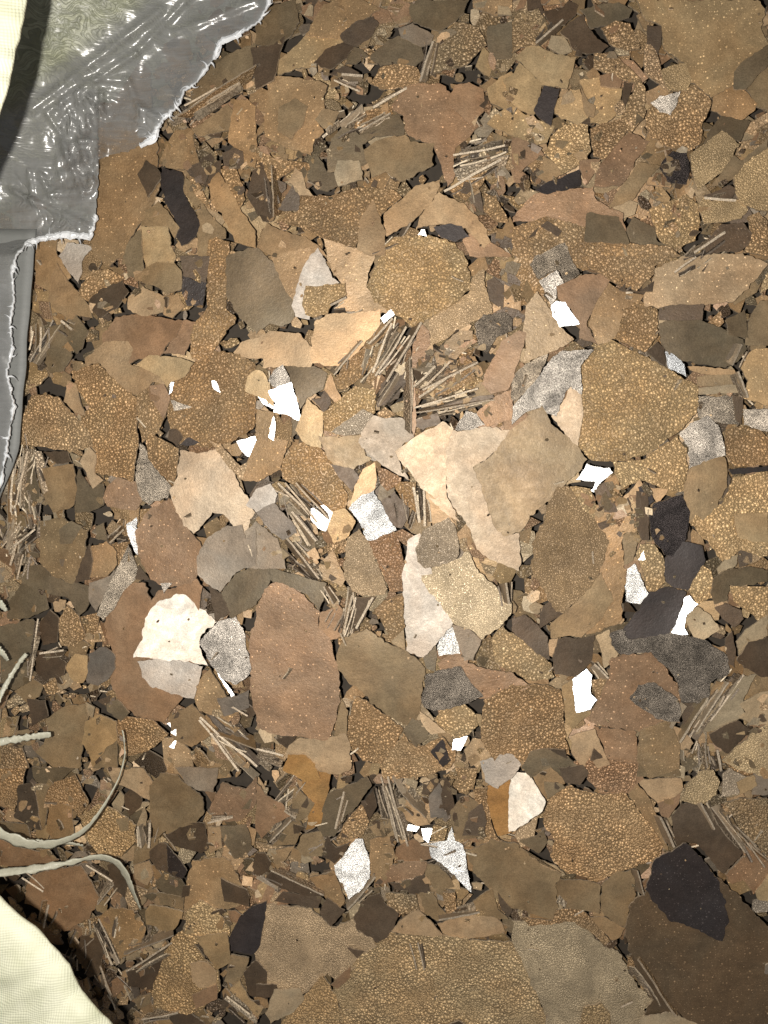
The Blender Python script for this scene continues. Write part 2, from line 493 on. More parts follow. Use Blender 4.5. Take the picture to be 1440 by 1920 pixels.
# traced flakes: layer, colour letter, surface letter, outline in tenths of a tile; lines with - are flakes on edge; some small black pieces are dark holes painted as flakes
DATA = """
@A 0 0
1Bp 56,29 77,30 84,40 90,104 84,120 75,132 70,144 60,150 52,144 52,120 55,100|long amber-brown flake running under the torn film
1Bs 20,133 33,133 32,142 40,156 30,165 20,160
3Ks 77,98 82,90 89,95 90,100 83,111
4Os 79,127 82,118 89,113 101,128 98,134 94,127
5Gs 79,127 94,127 96,138 99,144 98,151 88,148 82,151 80,140|yellow-tan rectangular chip
3Os 69,144 73,135 79,129 80,142 81,156 72,156
3Bp 90,90 98,73 107,72 109,82 112,91 105,95 93,94
3Ds 91,95 102,97 104,110 112,125 110,133 102,138 97,130 100,127 92,112 90,100|plum-black curved flake
2Os 104,100 108,103 112,110 120,123 127,130 127,134 120,136 118,146 111,146 111,118 103,108
3Bn 105,97 111,102 118,115 119,118 110,110
4Bs 117,104 123,97 130,108 136,119 144,130 144,140 132,136 125,120 119,114|long slanting smooth flake
3Bn 124,95 133,95 137,105 138,112 135,117 130,110
4Ks 125,86 132,83 137,85 137,93 133,95 126,93
4Ks 107,93 115,91 118,95 115,103 109,98
3Ks 118,94 124,90 124,98 117,102
2Os 108,73 118,66 128,58 133,65 131,73 120,75 112,77
2Bp 132,56 140,56 144,60 144,95 136,92 134,84 128,80
1Os 112,42 128,31 138,26 144,24 144,40 125,55 105,63
-T 95,69 135,47
-B 100,66 144,36
-B 104,60 122,50
@B 480 0
1Es 0,12 5,5 22,0 24,12 20,20 12,25 0,25
2Ks -3,27 10,25 16,20 12,36 10,45 0,50
3Gp 12,42 13,34 20,28 28,20 38,21 47,20 53,24 46,25 38,30 33,35 34,38 24,39 16,41|ragged golden flake in the dim top
2Bp 28,20 38,2 45,0 60,0 70,5 60,12 52,17 47,22 36,21
4Ks 47,20 56,12 66,9 69,13 64,22 56,26 51,25
5Ks 33,35 40,27 49,24 55,26 51,33 42,39 36,38|black leaf-shaped chip
4Es 52,31 55,26 60,28 63,31 56,36 50,36
3Ks 40,42 50,37 58,41 53,44
4Bp 7,44 15,43 30,45 40,48 38,55 39,63 35,70 38,74 33,78 31,88 24,85 14,81 5,77 4,66 7,55|square brown flake with a grey smudge
5Os 13,60 22,55 29,60 26,70 22,74 20,78 12,74
4Rp 75,60 80,55 84,48 95,47 105,48 115,57 120,70 127,70 115,80 112,83 111,100 108,105 103,90 100,82 90,79 85,75 83,65|wide tailed reddish speckled flake
6Os 60,85 70,78 84,76 87,79 100,81 100,93 95,96 81,102 73,97 65,100|olive hexagonal flake with a pale rim
4Es 40,88 42,78 49,71 55,73 58,76 70,75 60,81 63,91 55,96 40,97
5Es 58,76 72,66 80,64 83,70 83,76 70,77
7Ls 46,90 58,90 60,97 60,101 46,105 44,98|pale dusty square chip
5Es 30,90 35,88 38,92 40,97 45,98 46,104 40,108 33,106 29,100
2Bn 0,84 10,89 30,92 32,100 20,95 10,103 0,96
4Ks -2,96 4,93 8,105 10,122 6,125 0,120 -5,110
6Ts 18,103 22,94 26,97 28,106 32,110 24,110 20,103
4Ks 12,118 22,102 25,105 24,118 16,119
3Bn 24,110 42,110 57,105 62,112 66,115 60,125 56,140 40,135 25,128 10,125 24,118|broad pebbled flake of brown beads
2Bn 57,105 78,107 82,111 74,117 70,122 62,115
4Bs 58,124 66,112 70,122 73,130 73,144 64,144 57,140
5Bs 72,120 76,117 82,112 90,104 104,101 103,106 98,115 85,127 73,133|bright-rimmed slanting brown plate
4Ts 103,108 118,115 125,122 130,129 132,136 128,140 118,128 105,126 93,128 90,130 92,122 98,115|smooth dusky tan arched flake
6Ds 100,128 108,126 116,127 120,133 112,136 104,134
7Ws 91,132 93,129 95,129 96,133
7Gn 63,160 70,146 74,136 85,133 100,133 110,136 118,144 121,156 120,163 115,169 104,175 97,180 88,184 80,178 76,177 66,169|round golden beaded flake
3Bs 6,125 16,130 28,133 35,138 40,144 10,144 0,140
4Es 87,2 93,0 120,0 117,7 112,12 103,18 88,13 86,8|blackish olive flake at the top edge
5Ys 80,16 88,13 100,20 98,25 92,26 82,21
3Es 65,30 75,22 80,20 93,26 95,32 90,37 80,36 70,37 64,33
2On 100,22 105,20 112,12 125,15 130,25 125,30 117,37 104,40 98,42 97,33
2Bn 70,38 80,36 90,38 95,45 85,48 75,50 64,47
4Rs 108,57 112,48 120,46 128,50 128,63 120,70
3Es 130,15 144,12 144,32 135,33 130,28
2Bp 122,0 144,0 144,8 135,9 122,4
5Ls 136,3 142,4 144,8 136,8
-T 111,88 140,82
-T 111,96 142,87
-T 106,108 138,90
3Bn 108,107 118,100 130,96 128,103 118,113
-T 66,61 85,50
-T 47,70 60,59
-T 38,78 52,66
-T 58,74 76,64
-T 44,45 58,52
-T 93,46 100,23
-T 48,43 60,43
4Bn 56,68 62,62 76,60 77,64 60,74 55,72
5Os 33,67 38,61 47,63 44,69 38,72
3Bn 128,108 135,110 142,125 135,125 128,118
3Rs 125,128 132,136 144,144 120,144 116,135
4Ks 120,112 126,108 128,120
-B 8,93 10,122
@C 960 0
2Hp 70,0 138,0 142,5 140,15 144,25 138,30 125,42 126,47 112,55 100,45 98,36 86,28 84,15 75,11 72,5|huge dull golden flake in the top corner
4Es 125,40 130,34 144,25 144,37 138,42 132,50 125,50
3Os 132,50 140,40 144,37 148,62 138,60
6Gs 2,33 10,24 18,27 24,30 33,32 36,32 34,40 31,50 17,48 5,35|smooth bright gold pentagon flake
5Gs 4,35 17,47 15,60 12,65 5,62 0,58 -5,45 0,42
4Gs -14,50 -6,43 0,40 5,48 3,60 -4,62 -12,58
3Gp 0,58 5,63 12,66 24,71 20,80 12,82 0,77 -14,70 -10,65
6Ds 12,62 18,48 27,50 24,60 22,71 15,66|slate-black chip among gold flakes
5Gp 24,57 33,50 38,50 41,58 43,66 37,70 28,67 24,64
6Bs 39,49 43,57 47,60 46,66 42,65 40,58
4Gp 38,45 49,43 50,48 62,50 61,57 58,65 52,70 44,69 43,62 40,50
5Rs 49,42 56,41 62,45 61,49 50,48
5Ks 63,46 68,47 65,57 62,64 58,62 62,55
2Bn 46,30 56,30 68,40 75,50 75,65 67,75 58,72 65,60 69,47 55,42 46,38
4Gn 18,86 22,77 30,70 42,70 44,85 40,92 28,98 24,92
3Bn 44,72 62,66 66,73 60,80 52,90 46,88
4Rp 46,105 48,95 58,80 66,74 78,80 70,90 62,104 55,105|slanted rust-red speckled plate
5Bs 8,92 18,88 25,92 28,98 20,103 15,100
3Rs 0,77 12,80 18,87 10,92 5,97 0,92
6Ds 13,107 20,102 30,99 38,95 39,104 30,107 20,109
5Rs 38,95 38,90 50,89 48,95 42,104
5Rp 4,118 12,110 25,108 46,105 47,112 55,118 62,120 64,130 55,130 40,127 20,124 0,125 0,122|wide dusky red flake
7Ks 16,127 20,124 28,130 26,133
3Bn 0,128 20,122 42,128 50,135 70,137 90,139 95,144 80,150 40,152 15,146 0,144
6Es 42,120 44,119 60,122 64,130 66,137 58,137 41,136|dull grey square plate
4Ks 18,6 28,4 32,0 37,3 36,8 30,14 22,14
5Ks 27,18 33,12 40,8 42,14 48,22 54,26 50,30 42,30 34,27 32,22|dark brown ragged chip
3Es 38,5 60,1 68,5 66,10 55,14 44,16 42,9
4Bn 50,16 58,12 66,13 70,20 72,27 64,28 55,25
5Ls 20,26 22,20 29,20 34,29 28,31
-P 14,25 29,11
2On 0,12 5,6 15,5 20,13 22,16 14,25 6,26 0,30
5Tn 75,25 78,25 82,30 84,40 86,50 75,41 74,35
4Ks 76,14 84,15 84,25 82,31 76,25
6Gf 85,38 98,35 101,45 98,51 88,52 85,45|grainy gold square chip
7Sg 78,58 83,54 95,51 92,60 89,65 83,63|silvery sparkling notched chip
4Bn 77,60 85,55 95,51 103,48 112,57 107,70 106,80 100,85 90,83 78,78 75,70|many-beaded brown polygon flake
3Bp 113,55 122,48 130,50 138,58 137,62 130,67 120,66 112,62
5Es 110,75 118,65 134,68 128,80 118,73 108,82
7Gf 100,87 118,73 128,81 118,97 105,107 101,95|grainy gold diamond flake
5Gf 125,100 135,88 144,83 150,100 148,120 138,118 130,114 125,108|rounded grainy gold flake by the right border
4Dg 85,90 90,85 98,86 100,95 98,104 88,103 83,95
6Os 62,104 72,91 83,93 74,104 68,112 54,118 57,112|olive blade-shaped flake
5Gn 77,118 98,109 105,115 106,125 103,135 92,140 83,136 80,127
6Gf 104,115 108,111 118,113 130,112 133,118 129,123 118,125 108,126
7Ks 108,110 123,104 126,107 124,111 112,113
6Es 64,130 68,122 80,128 82,136 88,138 75,138 66,136
6Kp 114,130 118,126 130,125 135,131 133,138 128,141 110,143 108,137|jet black chip with a crystalline rim
-T 103,143 120,131
3Bn 132,122 139,119 144,125 144,144 130,142 135,132
6Ts 76,100 82,98 90,104 89,106 76,104
4Os 120,85 130,90 144,78 144,83 135,88 125,100 120,103 110,106 118,97
-T 108,112 126,113
@D 0 480
4Bs 28,15 32,4 40,16 43,20 50,28 52,35 43,33 40,36 30,30 27,24
5Ss 33,0 38,-8 52,-5 46,3 46,10 44,16 38,8|pale grey wedge near the torn film
3Bn 46,16 52,8 62,8 70,12 65,17 52,22 50,26 44,22
5Ks 50,23 58,18 68,14 72,20 66,28 60,32 56,35 52,30
6Os 80,8 88,3 98,4 102,8 102,18 94,21 88,17 80,15
4Ks 101,0 118,0 116,15 103,11
3Dp 103,11 116,15 114,28 105,28 102,20
5Ts 72,23 80,17 93,23 92,32 80,34 72,30
4Bs 90,23 100,21 104,28 97,35 92,33
5Rs 57,45 65,34 80,33 95,36 102,36 100,45 90,57 78,58 70,62 60,55|smooth rust-red broad flake
4Rs 92,55 100,42 103,36 111,37 108,48 104,56
6Bs 48,57 56,51 60,48 72,48 75,53 72,60 76,62 85,61 92,70 94,73 86,71 82,75 75,78 68,73 55,60 48,62|smooth tan pointed flake
7Gs 77,61 84,56 100,57 109,60 104,68 96,71 94,74 90,68|pale gold wing-shaped chip
4Bn 8,100 18,78 32,79 42,90 50,98 53,107 40,110 20,107 8,105|pebbled brown flake next to the grey film
5Bn 40,65 55,60 68,72 76,79 78,105 75,127 66,124 52,122 54,110 48,100 46,90 50,85 42,72|big coarsely pebbled brown flake
6Ts 38,70 43,72 45,82 48,90 42,88 36,82
6Ts 45,115 50,107 54,112 53,122 58,126 52,131
4Bn 76,80 83,73 90,72 95,78 93,90 88,100 80,105 78,95
5Rs 84,73 92,72 96,80 92,92 87,84
6Es 37,40 43,33 49,42 46,52 43,55 38,48|smooth olive diamond chip
5Es 27,40 35,37 40,50 41,56 36,65 28,66 25,60
-S 17,60 30,36
-O 20,54 21,38
-O 23,54 24,40
-T 34,37 40,42
6Bn 117,-9 122,-11 129,-8 128,10 127,22 128,30 133,35 124,47 116,60 108,58 107,45 110,38 116,30|keyhole-shaped brown flake with a long neck
4Bn 95,78 100,66 108,61 120,53 135,55 144,62 144,95 130,105 118,108 98,105 94,90|broad brown beaded flake with white specks
7Es 127,0 135,-3 144,-5 155,5 164,20 165,36 159,40 152,38 144,44 134,33 127,22|big olive leaf-shaped flake
8Ws 119,70 122,71 124,77 120,75
7Ws 96,71 98,71 97,76 95,78
6Sg 96,81 100,82 108,85 104,86 98,87
8Ks 95,98 99,97 103,102 99,107 94,103
8Ds 101,106 106,102 112,105 106,107
6Bn 82,105 84,100 100,108 99,128 97,130 90,122 83,113
7Ps 101,109 112,111 124,108 131,120 137,132 143,144 138,159 133,153 126,145 119,144 115,150 109,156 103,152 99,144 95,132 99,124|pale peach flake with two prongs
6Tn 118,104 124,106 135,118 140,115 136,126 128,118
8Ws 133,104 144,101 145,102 140,113 136,110|mirror-white triangle chip
5Yg 76,122 79,105 83,110 90,122 96,130 94,136 84,140 76,135
5Rp 60,130 66,124 76,127 80,138 76,143 60,141 58,136
6Os 22,119 41,117 43,130 42,140 30,144 22,130|plain olive-grey square flake
5Es 12,122 18,115 22,130 22,138 14,142
4Ks 24,110 38,110 40,116 32,117
4Es 44,120 50,130 58,128 58,140 50,144 42,144
-T 6,144 9,108
-T 12,142 13,108
-B 9,140 16,110
-T 18,110 24,134
-B 4,150 5,120
-T 3,165 8,148
@E 480 480
3Bp 8,0 30,-5 33,5 26,15 22,28 15,15
6Ss 20,28 25,10 30,0 35,-5 40,5 43,12 47,15 40,17 35,25 30,36 22,34|pale grey kite flake
7Gn 26,28 28,17 40,16 50,15 51,22 42,28 40,32 32,35 28,33|coarse beaded chip on the grey kite
4Tp 38,-10 52,-5 68,-3 62,16 68,26 76,33 60,32 44,30 51,22 46,12 40,2
6Ts 33,37 44,32 70,30 70,38 60,50 50,60 42,62 31,60 31,52|two-toned tan rectangular flake
6Ts -13,54 -8,48 0,46 8,42 24,43 31,51 31,62 16,62 4,63 4,58 -8,57|smooth tan crown-shaped flake
8Gs 0,64 4,65 8,75 10,85 4,80 -6,76 -5,68
7Sg 7,70 10,64 15,61 19,68 20,72 10,74
8Ws 7,76 20,71 23,80 25,90 24,93 17,89 10,88 11,83|largest blinding white chip
7Ws 1,79 5,80 11,84 10,86 4,83
7Ws 9,92 10,90 11,95 10,104 7,102
6Es 16,62 33,62 40,66 38,75 28,80 25,86 22,75|slate-olive chip behind white
7Gs 22,98 29,80 38,88 37,108 33,108 27,105|yellow-gold arrowhead chip
5Ks 36,80 40,73 42,83 38,88 31,80
6Bs 38,75 42,66 48,80 45,83
6Gn 38,88 45,82 55,73 67,75 67,88 60,92 59,100 45,101 38,98|golden beaded chip below the upright slivers
7Pf 42,99 60,86 66,89 59,100 48,101
8Os 35,101 45,101 59,100 62,112 65,114 55,120 45,118 40,114|dark taupe smooth chip
7Ys 58,105 60,95 66,90 82,91 89,102 78,110 82,120 86,126 75,120 65,113|grey scratched flake
8Ps 76,110 90,102 105,93 111,97 108,105 107,120 107,132 112,143 115,150 108,145 97,135 90,126 83,118|pale beige flake with a long tail
7Sg 113,95 118,87 124,88 129,95 120,98 112,98
9Ps 107,98 118,98 130,96 143,98 138,105 129,115 122,119 127,132 134,152 140,158 148,156 149,172 148,177 130,170 124,165 121,155 113,144 107,132 107,115|longest pale beige flake
6Tf 98,46 97,36 104,31 120,20 122,12 128,7 130,20 133,32 120,38 108,46 98,50|grainy tan crescent flake
5Rp 88,50 93,38 97,42 98,50 100,55 94,60 88,63
6Bp 100,55 105,50 115,42 122,42 121,50 115,55 110,60 102,62
6Qg 123,38 128,33 140,32 144,35 144,42 135,46 130,55 125,50
7Rs 132,60 138,48 148,42 152,43 148,60 142,75 132,78 127,72|upright smooth brown parallelogram
6Rp 124,88 136,78 144,75 144,92 130,96
-T 44,67 60,48
-T 64,50 77,35
-T 66,66 77,38
-T 68,68 85,40
-P 74,71 94,38
-T 70,67 87,45
-T 69,84 80,66
8Rs 86,57 89,72 90,90 89,101 86,92 85,70
-P 86,57 87,100
-T 89,74 101,62
-B 96,73 110,60
-T 94,76 125,60
-T 89,86 125,75
-P 90,89 134,81
-T 92,80 108,69
5Bn 44,70 50,60 62,50 65,58 60,68 50,75 46,75
5Bn 62,70 65,58 76,36 79,36 72,52 68,68 64,73
6Bn 100,74 112,64 122,64 124,70 112,76 100,80
5Ks 68,85 70,72 82,62 85,60 86,70 80,80 72,84
6Ks 90,92 102,88 104,94 94,98 90,96
8Ks 92,88 120,80 133,78 134,80 120,84
6Bn 14,115 25,105 36,108 42,115 48,124 52,135 50,144 38,144 30,140 22,130 15,125|brown beaded flake with a curved right side
4Bp 0,86 10,88 9,102 18,104 14,120 0,127 -8,126 -4,112 0,104
7Ks 42,117 55,120 58,125 54,133 46,124
6Ts 55,130 60,120 67,116 68,125 66,132 58,141 53,140
7Ks 70,138 78,132 84,140 86,146 82,153 76,152|black window-like chip
5Bn 80,127 90,127 90,144 84,140 78,130
-T 88,130 91,150
-T 94,132 94,152
5Rn 68,118 74,120 82,125 80,128 74,132 70,128
4Bs 95,132 106,140 112,150 98,150
6Ss 0,131 8,128 12,134 8,144 0,144 -6,140
-T 12,128 30,146
-B 22,128 40,148
-B 16,128 34,150
7Wg 52,142 56,138 60,134 66,132 70,138 74,146 79,154 68,159 63,160 58,150|silver-white six-sided flake
8Ws 31,142 38,140 43,144 39,155 35,153 31,148
7Ws 70,35 76,30 78,33 72,38
-K 42,28 51,24
@F 960 480
8Gn 57,116 75,114 93,101 99,108 99,120 97,132 85,130 72,126 62,131 57,122|beaded gold skirt under the largest golden flake
10Gn 38,63 48,50 55,47 72,55 92,66 105,73 104,88 93,100 75,112 57,116 44,115 37,107 40,90 38,75|largest golden grainy flake
9Ps 30,80 33,72 39,78 40,90 37,107 30,100 22,90|creamy sliver flake
8Sg 0,95 0,85 12,72 22,58 30,53 46,53 42,58 38,63 39,78 33,73 28,82 25,90 20,88 17,84 8,88|silvery glittering flake
7Yg 0,68 8,60 20,55 19,60 14,70 4,80 0,82
6Tp 8,52 6,42 8,28 14,20 20,28 28,40 35,47 30,50 18,56 6,60|orange-tan flake left of the white key chip
5Yg 10,5 13,0 22,-4 30,-8 34,2 38,10 30,15 26,8 20,10 15,13
9Ws 22,28 25,25 30,26 34,32 38,38 27,40 23,34|white key-shaped chip
8Sg 15,14 25,8 29,15 25,17 25,24 22,28 19,22
7Rs 25,17 38,11 50,10 55,14 48,25 42,38 46,46 48,50 38,46 38,38 33,30 26,24|smooth plum-brown flake
6Bp 50,12 60,18 75,22 72,25 62,30 60,42 55,48 48,50 43,38
5Bn 60,42 62,30 72,25 82,30 82,45 75,54 65,50 56,46|brown flake with large bright beads
4Bn 38,0 62,0 80,2 80,10 70,20 58,15 45,8
7Tp 80,8 88,3 100,0 130,-2 144,4 138,12 130,20 124,26 110,27 90,29 75,28 75,20 79,14|long tan flake with a pointed end
8Ks 60,19 64,15 64,19 72,20 80,14 79,20 62,20
-P 92,10 104,1
7Ks 83,29 95,27 108,27 107,36 90,36 83,36
9Es 83,38 92,35 105,36 118,40 130,47 132,52 128,58 120,63 105,61 92,58 85,50|large slate-grey oval flake
4Os 131,50 133,35 140,25 144,25 148,50
5Es 120,36 131,30 133,46 122,44
9Wg 86,54 88,53 97,61 98,68 88,63
8Ks 76,54 82,48 86,52 86,62
5Ts 99,62 105,62 125,64 127,68 105,66 100,64
6Os 104,68 127,66 128,72 115,74 104,73
7Ls 105,74 128,72 129,77 105,78
5Gp 128,62 135,53 144,52 148,85 130,80 133,70
7Yg 105,79 124,79 128,90 128,95 118,94 105,91|dull silver square plate
8Ks 124,78 130,80 129,95 126,92
7Sg 130,86 144,86 148,100 140,98 130,95
8Bn 120,98 130,96 140,97 146,105 146,117 125,119 120,110
7Sg 94,100 100,94 110,90 116,95 119,105 120,112 110,115 100,120 99,108|cloudy silver-grey flake
8Os 100,120 110,114 120,113 121,130 115,142 104,150 95,150 97,132|smooth taupe flake
6Gn 124,124 144,121 150,125 150,165 140,170 128,165 118,172 108,160 100,150 105,145 118,140 122,132|gold beaded expanse near the right border
7Ds 122,120 144,118 144,121 124,123
9Ws 36,126 42,117 55,119 57,122 50,127 46,133 44,132 47,127|white beaked chip
7Gn 33,130 44,131 48,144 44,152 36,143
8Ks 46,132 52,127 60,144 50,144
7Bs 52,127 60,121 60,140 56,135
8Ts 60,138 72,126 74,130 70,144 60,144
8Ds 71,130 76,128 80,138 72,144
8Ts 76,130 88,131 82,140
-T 124,62 130,50
-T 127,65 132,80
-T 68,20 64,20
10Os 16,84 18,86 22,94 35,105 42,114 36,122 30,128 21,138 10,146 5,154 -3,160 -8,156 -16,146 -22,122 -22,117 -12,113 -5,101 7,92|big taupe flake overlapping the longest beige one
@I 960 960
10Bf 11,18 18,5 19,-3 26,-14 31,-15 37,-8 42,0 50,10 55,16 52,27 45,40 38,48 29,57 25,56 20,49 15,40 10,30|thick brown diamond flake with a black gap
9Os 22,62 30,57 40,45 50,34 57,50 50,60 42,68 39,71 30,70 22,71|smooth olive flake under the thick brown diamond
7Bp 42,-5 70,-5 70,10 62,13 64,40 62,60 58,64 42,69 40,60 50,30
8Os 62,12 70,9 71,18 68,28 63,30
7Gn 70,25 72,18 80,18 85,25 86,40 80,45 76,44 74,35
8Wg 65,32 69,29 73,38 77,46 72,52 64,50 64,42|white frosted wedge
7Ws 71,27 74,22 75,27
8Dg 77,2 80,-5 96,-10 100,0 98,15 90,25 86,24 78,12
8Ks 70,-12 77,-10 77,16 73,16 70,8
9Ds 86,26 94,16 107,19 109,27 104,35 99,44 90,42 86,38|upper purple-black chip
10Ds 61,67 72,54 74,47 84,43 88,42 98,45 95,55 92,63 88,68 75,71 65,72|inky purple-black boot-shaped chip
9Ws 97,48 100,47 105,52 98,58 97,65 99,69 89,68 93,60
10Ls 97,60 104,53 112,58 117,66 108,72 102,70|olive-beige square chip
6Gn 99,44 106,30 112,33 113,40 113,48 108,50 104,52
8Qg 55,68 62,66 66,72 88,69 100,70 110,73 120,80 122,90 112,96 110,106 104,108 95,107 92,93 85,86 78,79 60,80 56,75|mottled charcoal glittering flake
8Es 113,38 120,33 135,31 144,33 144,39 135,41 122,41 121,50 114,52 112,46
8Gs 125,2 144,0 144,17 135,17 127,14
9Ls 115,32 120,26 127,24 126,30 116,35
9Ks 114,54 120,51 129,55 130,60 125,65 118,60
5Gn 122,42 144,42 144,65 135,58 125,50
7Ls 126,73 132,66 144,58 144,70 135,75 128,82
9Ks 126,83 133,73 144,71 150,75 150,92 140,93 130,88|black faceted flake by the right border
8Ks 120,72 124,67 126,80 125,88 121,85
9Ks 0,60 8,58 15,64 20,70 21,83 14,80 6,72 0,67|drooping dark brown chip
9Ks 23,82 26,72 30,70 38,71 46,69 46,78 44,85 36,93 24,91|dark brown hexagonal chip
8Ts 19,80 21,72 26,71 24,82
7Ls 47,70 55,66 56,74 60,80 52,88 50,78
9Ws 34,94 42,88 45,92 44,102 48,106 44,111 36,113|white crescent-bitten chip
7Gn 0,68 22,85 24,93 10,95 0,90 -10,85 -12,72 -6,63
8Bn -16,106 0,97 18,97 27,99 29,110 30,128 33,137 20,135 10,138 0,144 -8,142 -18,128|coarse brown sugar-textured flake
7Rp -42,85 -34,80 -28,70 -25,85 -16,88 0,90 10,98 -10,105 -30,105 -38,96
7Hs 28,98 34,94 36,112 46,112 34,122 30,118
9Rp 55,83 62,80 78,79 87,88 93,97 94,107 94,118 85,118 72,124 60,122 44,118 46,110 48,105 54,95|rounded rust-brown flake
10Qg 66,105 71,97 80,96 92,104 95,112 94,118 90,118 82,117|charcoal chip lying on the rounded rust flake
8Bn 44,95 54,92 54,100 48,106
10Op 72,123 88,117 95,132 94,144 78,150 70,140|umber speckled flake
9Ts 33,126 47,122 52,135 55,142 48,144 44,137 40,144 33,135
10Ks 44,140 46,133 51,138
7Rp 46,120 58,122 70,124 71,140 74,150 66,158 50,158 42,150 50,140 52,132
9Ls 103,125 118,105 131,92 138,91 130,106 131,115 115,123|khaki shard pointing down to the lower left
-L 95,130 111,105
-T 104,124 122,96
-P 97,126 116,100
-P 112,118 131,92
8Ls 128,108 140,101 150,100 150,118 138,120 128,116 131,113
10Ks 111,125 127,117 134,122 127,130 121,136 113,130
8Gf 122,136 135,124 146,118 152,122 152,148 140,148 125,144 118,140
8Bs 112,100 115,95 124,96 118,103 110,108
8Ks 95,108 105,107 104,116 97,122
9Ts 88,120 96,122 102,130 96,140 92,132
9Es 5,144 10,135 20,134 32,138 40,146 25,150 10,150
10Ks 20,133 30,134 31,139
9Ss -18,140 -8,137 0,136 5,142 0,150 -8,156 -15,152|dusty pale grey oval chip
-T 46,86 54,94
-P 108,130 110,144
-P 115,134 117,146
@G 0 960
6Op 21,5 35,3 50,10 48,25 44,35 41,40 30,36 22,28|olive-brown rounded speckled flake
7Es 33,10 40,5 46,8 40,18 34,18
6Ks 45,30 50,18 52,28 50,38 42,40
5Bp 50,20 60,16 65,22 66,30 60,36 50,37
7Es 54,8 58,6 60,16 54,15
7Es 12,38 16,30 24,30 29,36 26,44 16,43
6Es 27,36 35,38 50,42 50,52 45,58 38,48 26,46
5Es 5,50 12,40 25,46 27,55 15,60 4,60
7Yg 54,58 58,48 65,33 72,18 77,32 76,38 70,44 64,55 58,61|silvery sword-shaped sliver flake
6Ys 50,40 62,36 66,30 60,46 54,56 50,50
8Wg 71,7 77,3 77,14 80,20 79,25 76,23 72,13
8Rp 76,12 82,0 95,-8 101,0 108,12 114,20 112,35 108,40 95,42 85,38 79,28|russet flake with many bright specks
8Ks 78,30 84,38 76,38
6Rs 58,62 65,46 76,40 82,40 85,50 88,46 110,38 114,42 112,60 110,80 108,100 100,108 92,118 78,116 68,108 62,95 64,80 60,72|great round chestnut flake
9Vs 75,82 80,72 82,60 85,55 90,50 101,46 108,50 120,60 122,62 113,70 112,76 117,86 105,84 90,83 80,82|big milky white flake
8Ss 77,84 90,82 104,84 114,87 112,95 109,105 98,102 86,99 80,93|silver-grey flake tucked below the milky white one
10Sg 112,74 116,68 124,61 133,58 137,65 138,74 140,82 141,90 133,97 125,94 118,86|frosty silver square flake
10Ws 122,90 124,92 130,100 132,103 130,104
9Ys 111,25 116,15 128,8 136,7 138,15 144,8 144,30 133,34 124,45 117,40 112,35|rounded stone-grey flake
8Ys 136,12 144,5 156,15 159,25 161,32 144,32 136,30
9Es 124,46 132,35 144,30 159,33 174,38 183,40 182,50 179,56 172,46 159,40 152,38 144,52 138,56 130,60|slate-olive flake with a sweeping tail
10Ks 117,40 124,46 130,57 124,60 121,62
8Sg 90,40 97,40 92,46
9Gs 38,85 42,80 49,81 50,90 47,96 40,94 37,88|small golden oval chip
7Qs 50,80 58,76 64,80 65,88 60,95 55,98 49,96
5Bn 33,60 38,52 44,58 48,70 42,76 34,75
6Ks 22,62 28,55 33,60 32,73 24,75
7Ks 21,78 30,79 37,85 36,92 25,95 20,90
6Es 0,64 18,60 21,65 20,80 17,95 8,100 0,95
7Os 8,101 18,94 25,97 22,104 15,107
8Bn 24,98 31,93 33,100 28,105
8Ks 15,105 25,106 27,115 18,120
7Os 26,116 36,110 48,108 50,115 47,130 45,144 30,144 20,135 27,125|plain dark olive flake by the pale ribbon
8Hs 48,118 55,114 65,118 66,128 60,132 52,144 50,134 46,130
7Os 52,134 66,128 66,144 52,144
6Bn 66,115 85,117 95,125 85,133 72,137 66,130
7Bs 95,115 108,108 115,115 120,125 108,132 98,128
8Ws 94,119 97,118 96,121
8Ws 96,124 99,122 99,126
8Ws 95,132 99,128 98,133
-T 112,116 144,144
-B 118,124 144,134
-T 112,117 134,146
7Bp 108,100 118,88 128,105 122,115 112,112
7Qs 122,105 133,104 140,100 140,110 126,115
7Ks 55,106 62,103 60,110
7Es 60,108 66,105 73,113 68,118 60,112
5Bn 0,130 12,133 16,144 0,150
-B 2,20 12,5
-T 5,24 9,8
-T 8,20 20,10
-B 6,30 10,16
-B 10,38 14,24
-T 17,95 22,60
-T 22,80 36,78
-B 62,18 70,10
@H 480 960
9Rp 0,55 5,43 12,38 22,43 30,50 36,57 35,65 42,72 46,88 47,105 45,118 40,128 25,127 10,125 0,122 -3,100 -4,75|huge red-brown cracked flake
8Rs 36,57 46,52 49,55 48,70 42,72 35,66
10Os 45,80 50,70 62,66 75,75 83,78 90,82 95,88 93,105 90,120 83,120 75,115 65,108 58,100 52,95 46,88|large taupe smooth flake at the middle
9Bn 52,115 56,104 62,106 75,115 83,122 78,132 70,142 60,140 52,130|brown beaded flake below the large taupe one
8Ts 20,130 25,127 40,128 50,124 53,130 53,144 46,148 30,145 16,138
9As 15,145 18,136 28,137 33,142 36,150 28,152|amber yellow chip
9Tf 49,30 52,15 58,9 62,15 68,28 72,38 74,43 73,46 60,48 54,45 50,38|upright peach-brown flake
7Bp 35,30 43,22 46,28 51,38 48,42 38,38
8Ts 27,25 33,20 36,26 30,29
7Gp 40,0 50,-2 56,5 52,14 44,18 40,10
7Rn 62,15 77,10 80,15 83,28 83,45 76,45 70,32|ruddy beaded flake
6Bn 72,50 83,46 84,65 76,72 70,60 66,55
7Ks 49,70 56,48 62,48 67,48 60,62 55,68
-T 49,70 55,47
-T 50,60 52,42
-T 57,66 66,48
-P 17,15 35,38
-T 20,0 33,17
-P 38,42 43,52
-P 41,42 46,51
-P 22,28 35,36
8Os 76,73 83,65 84,78
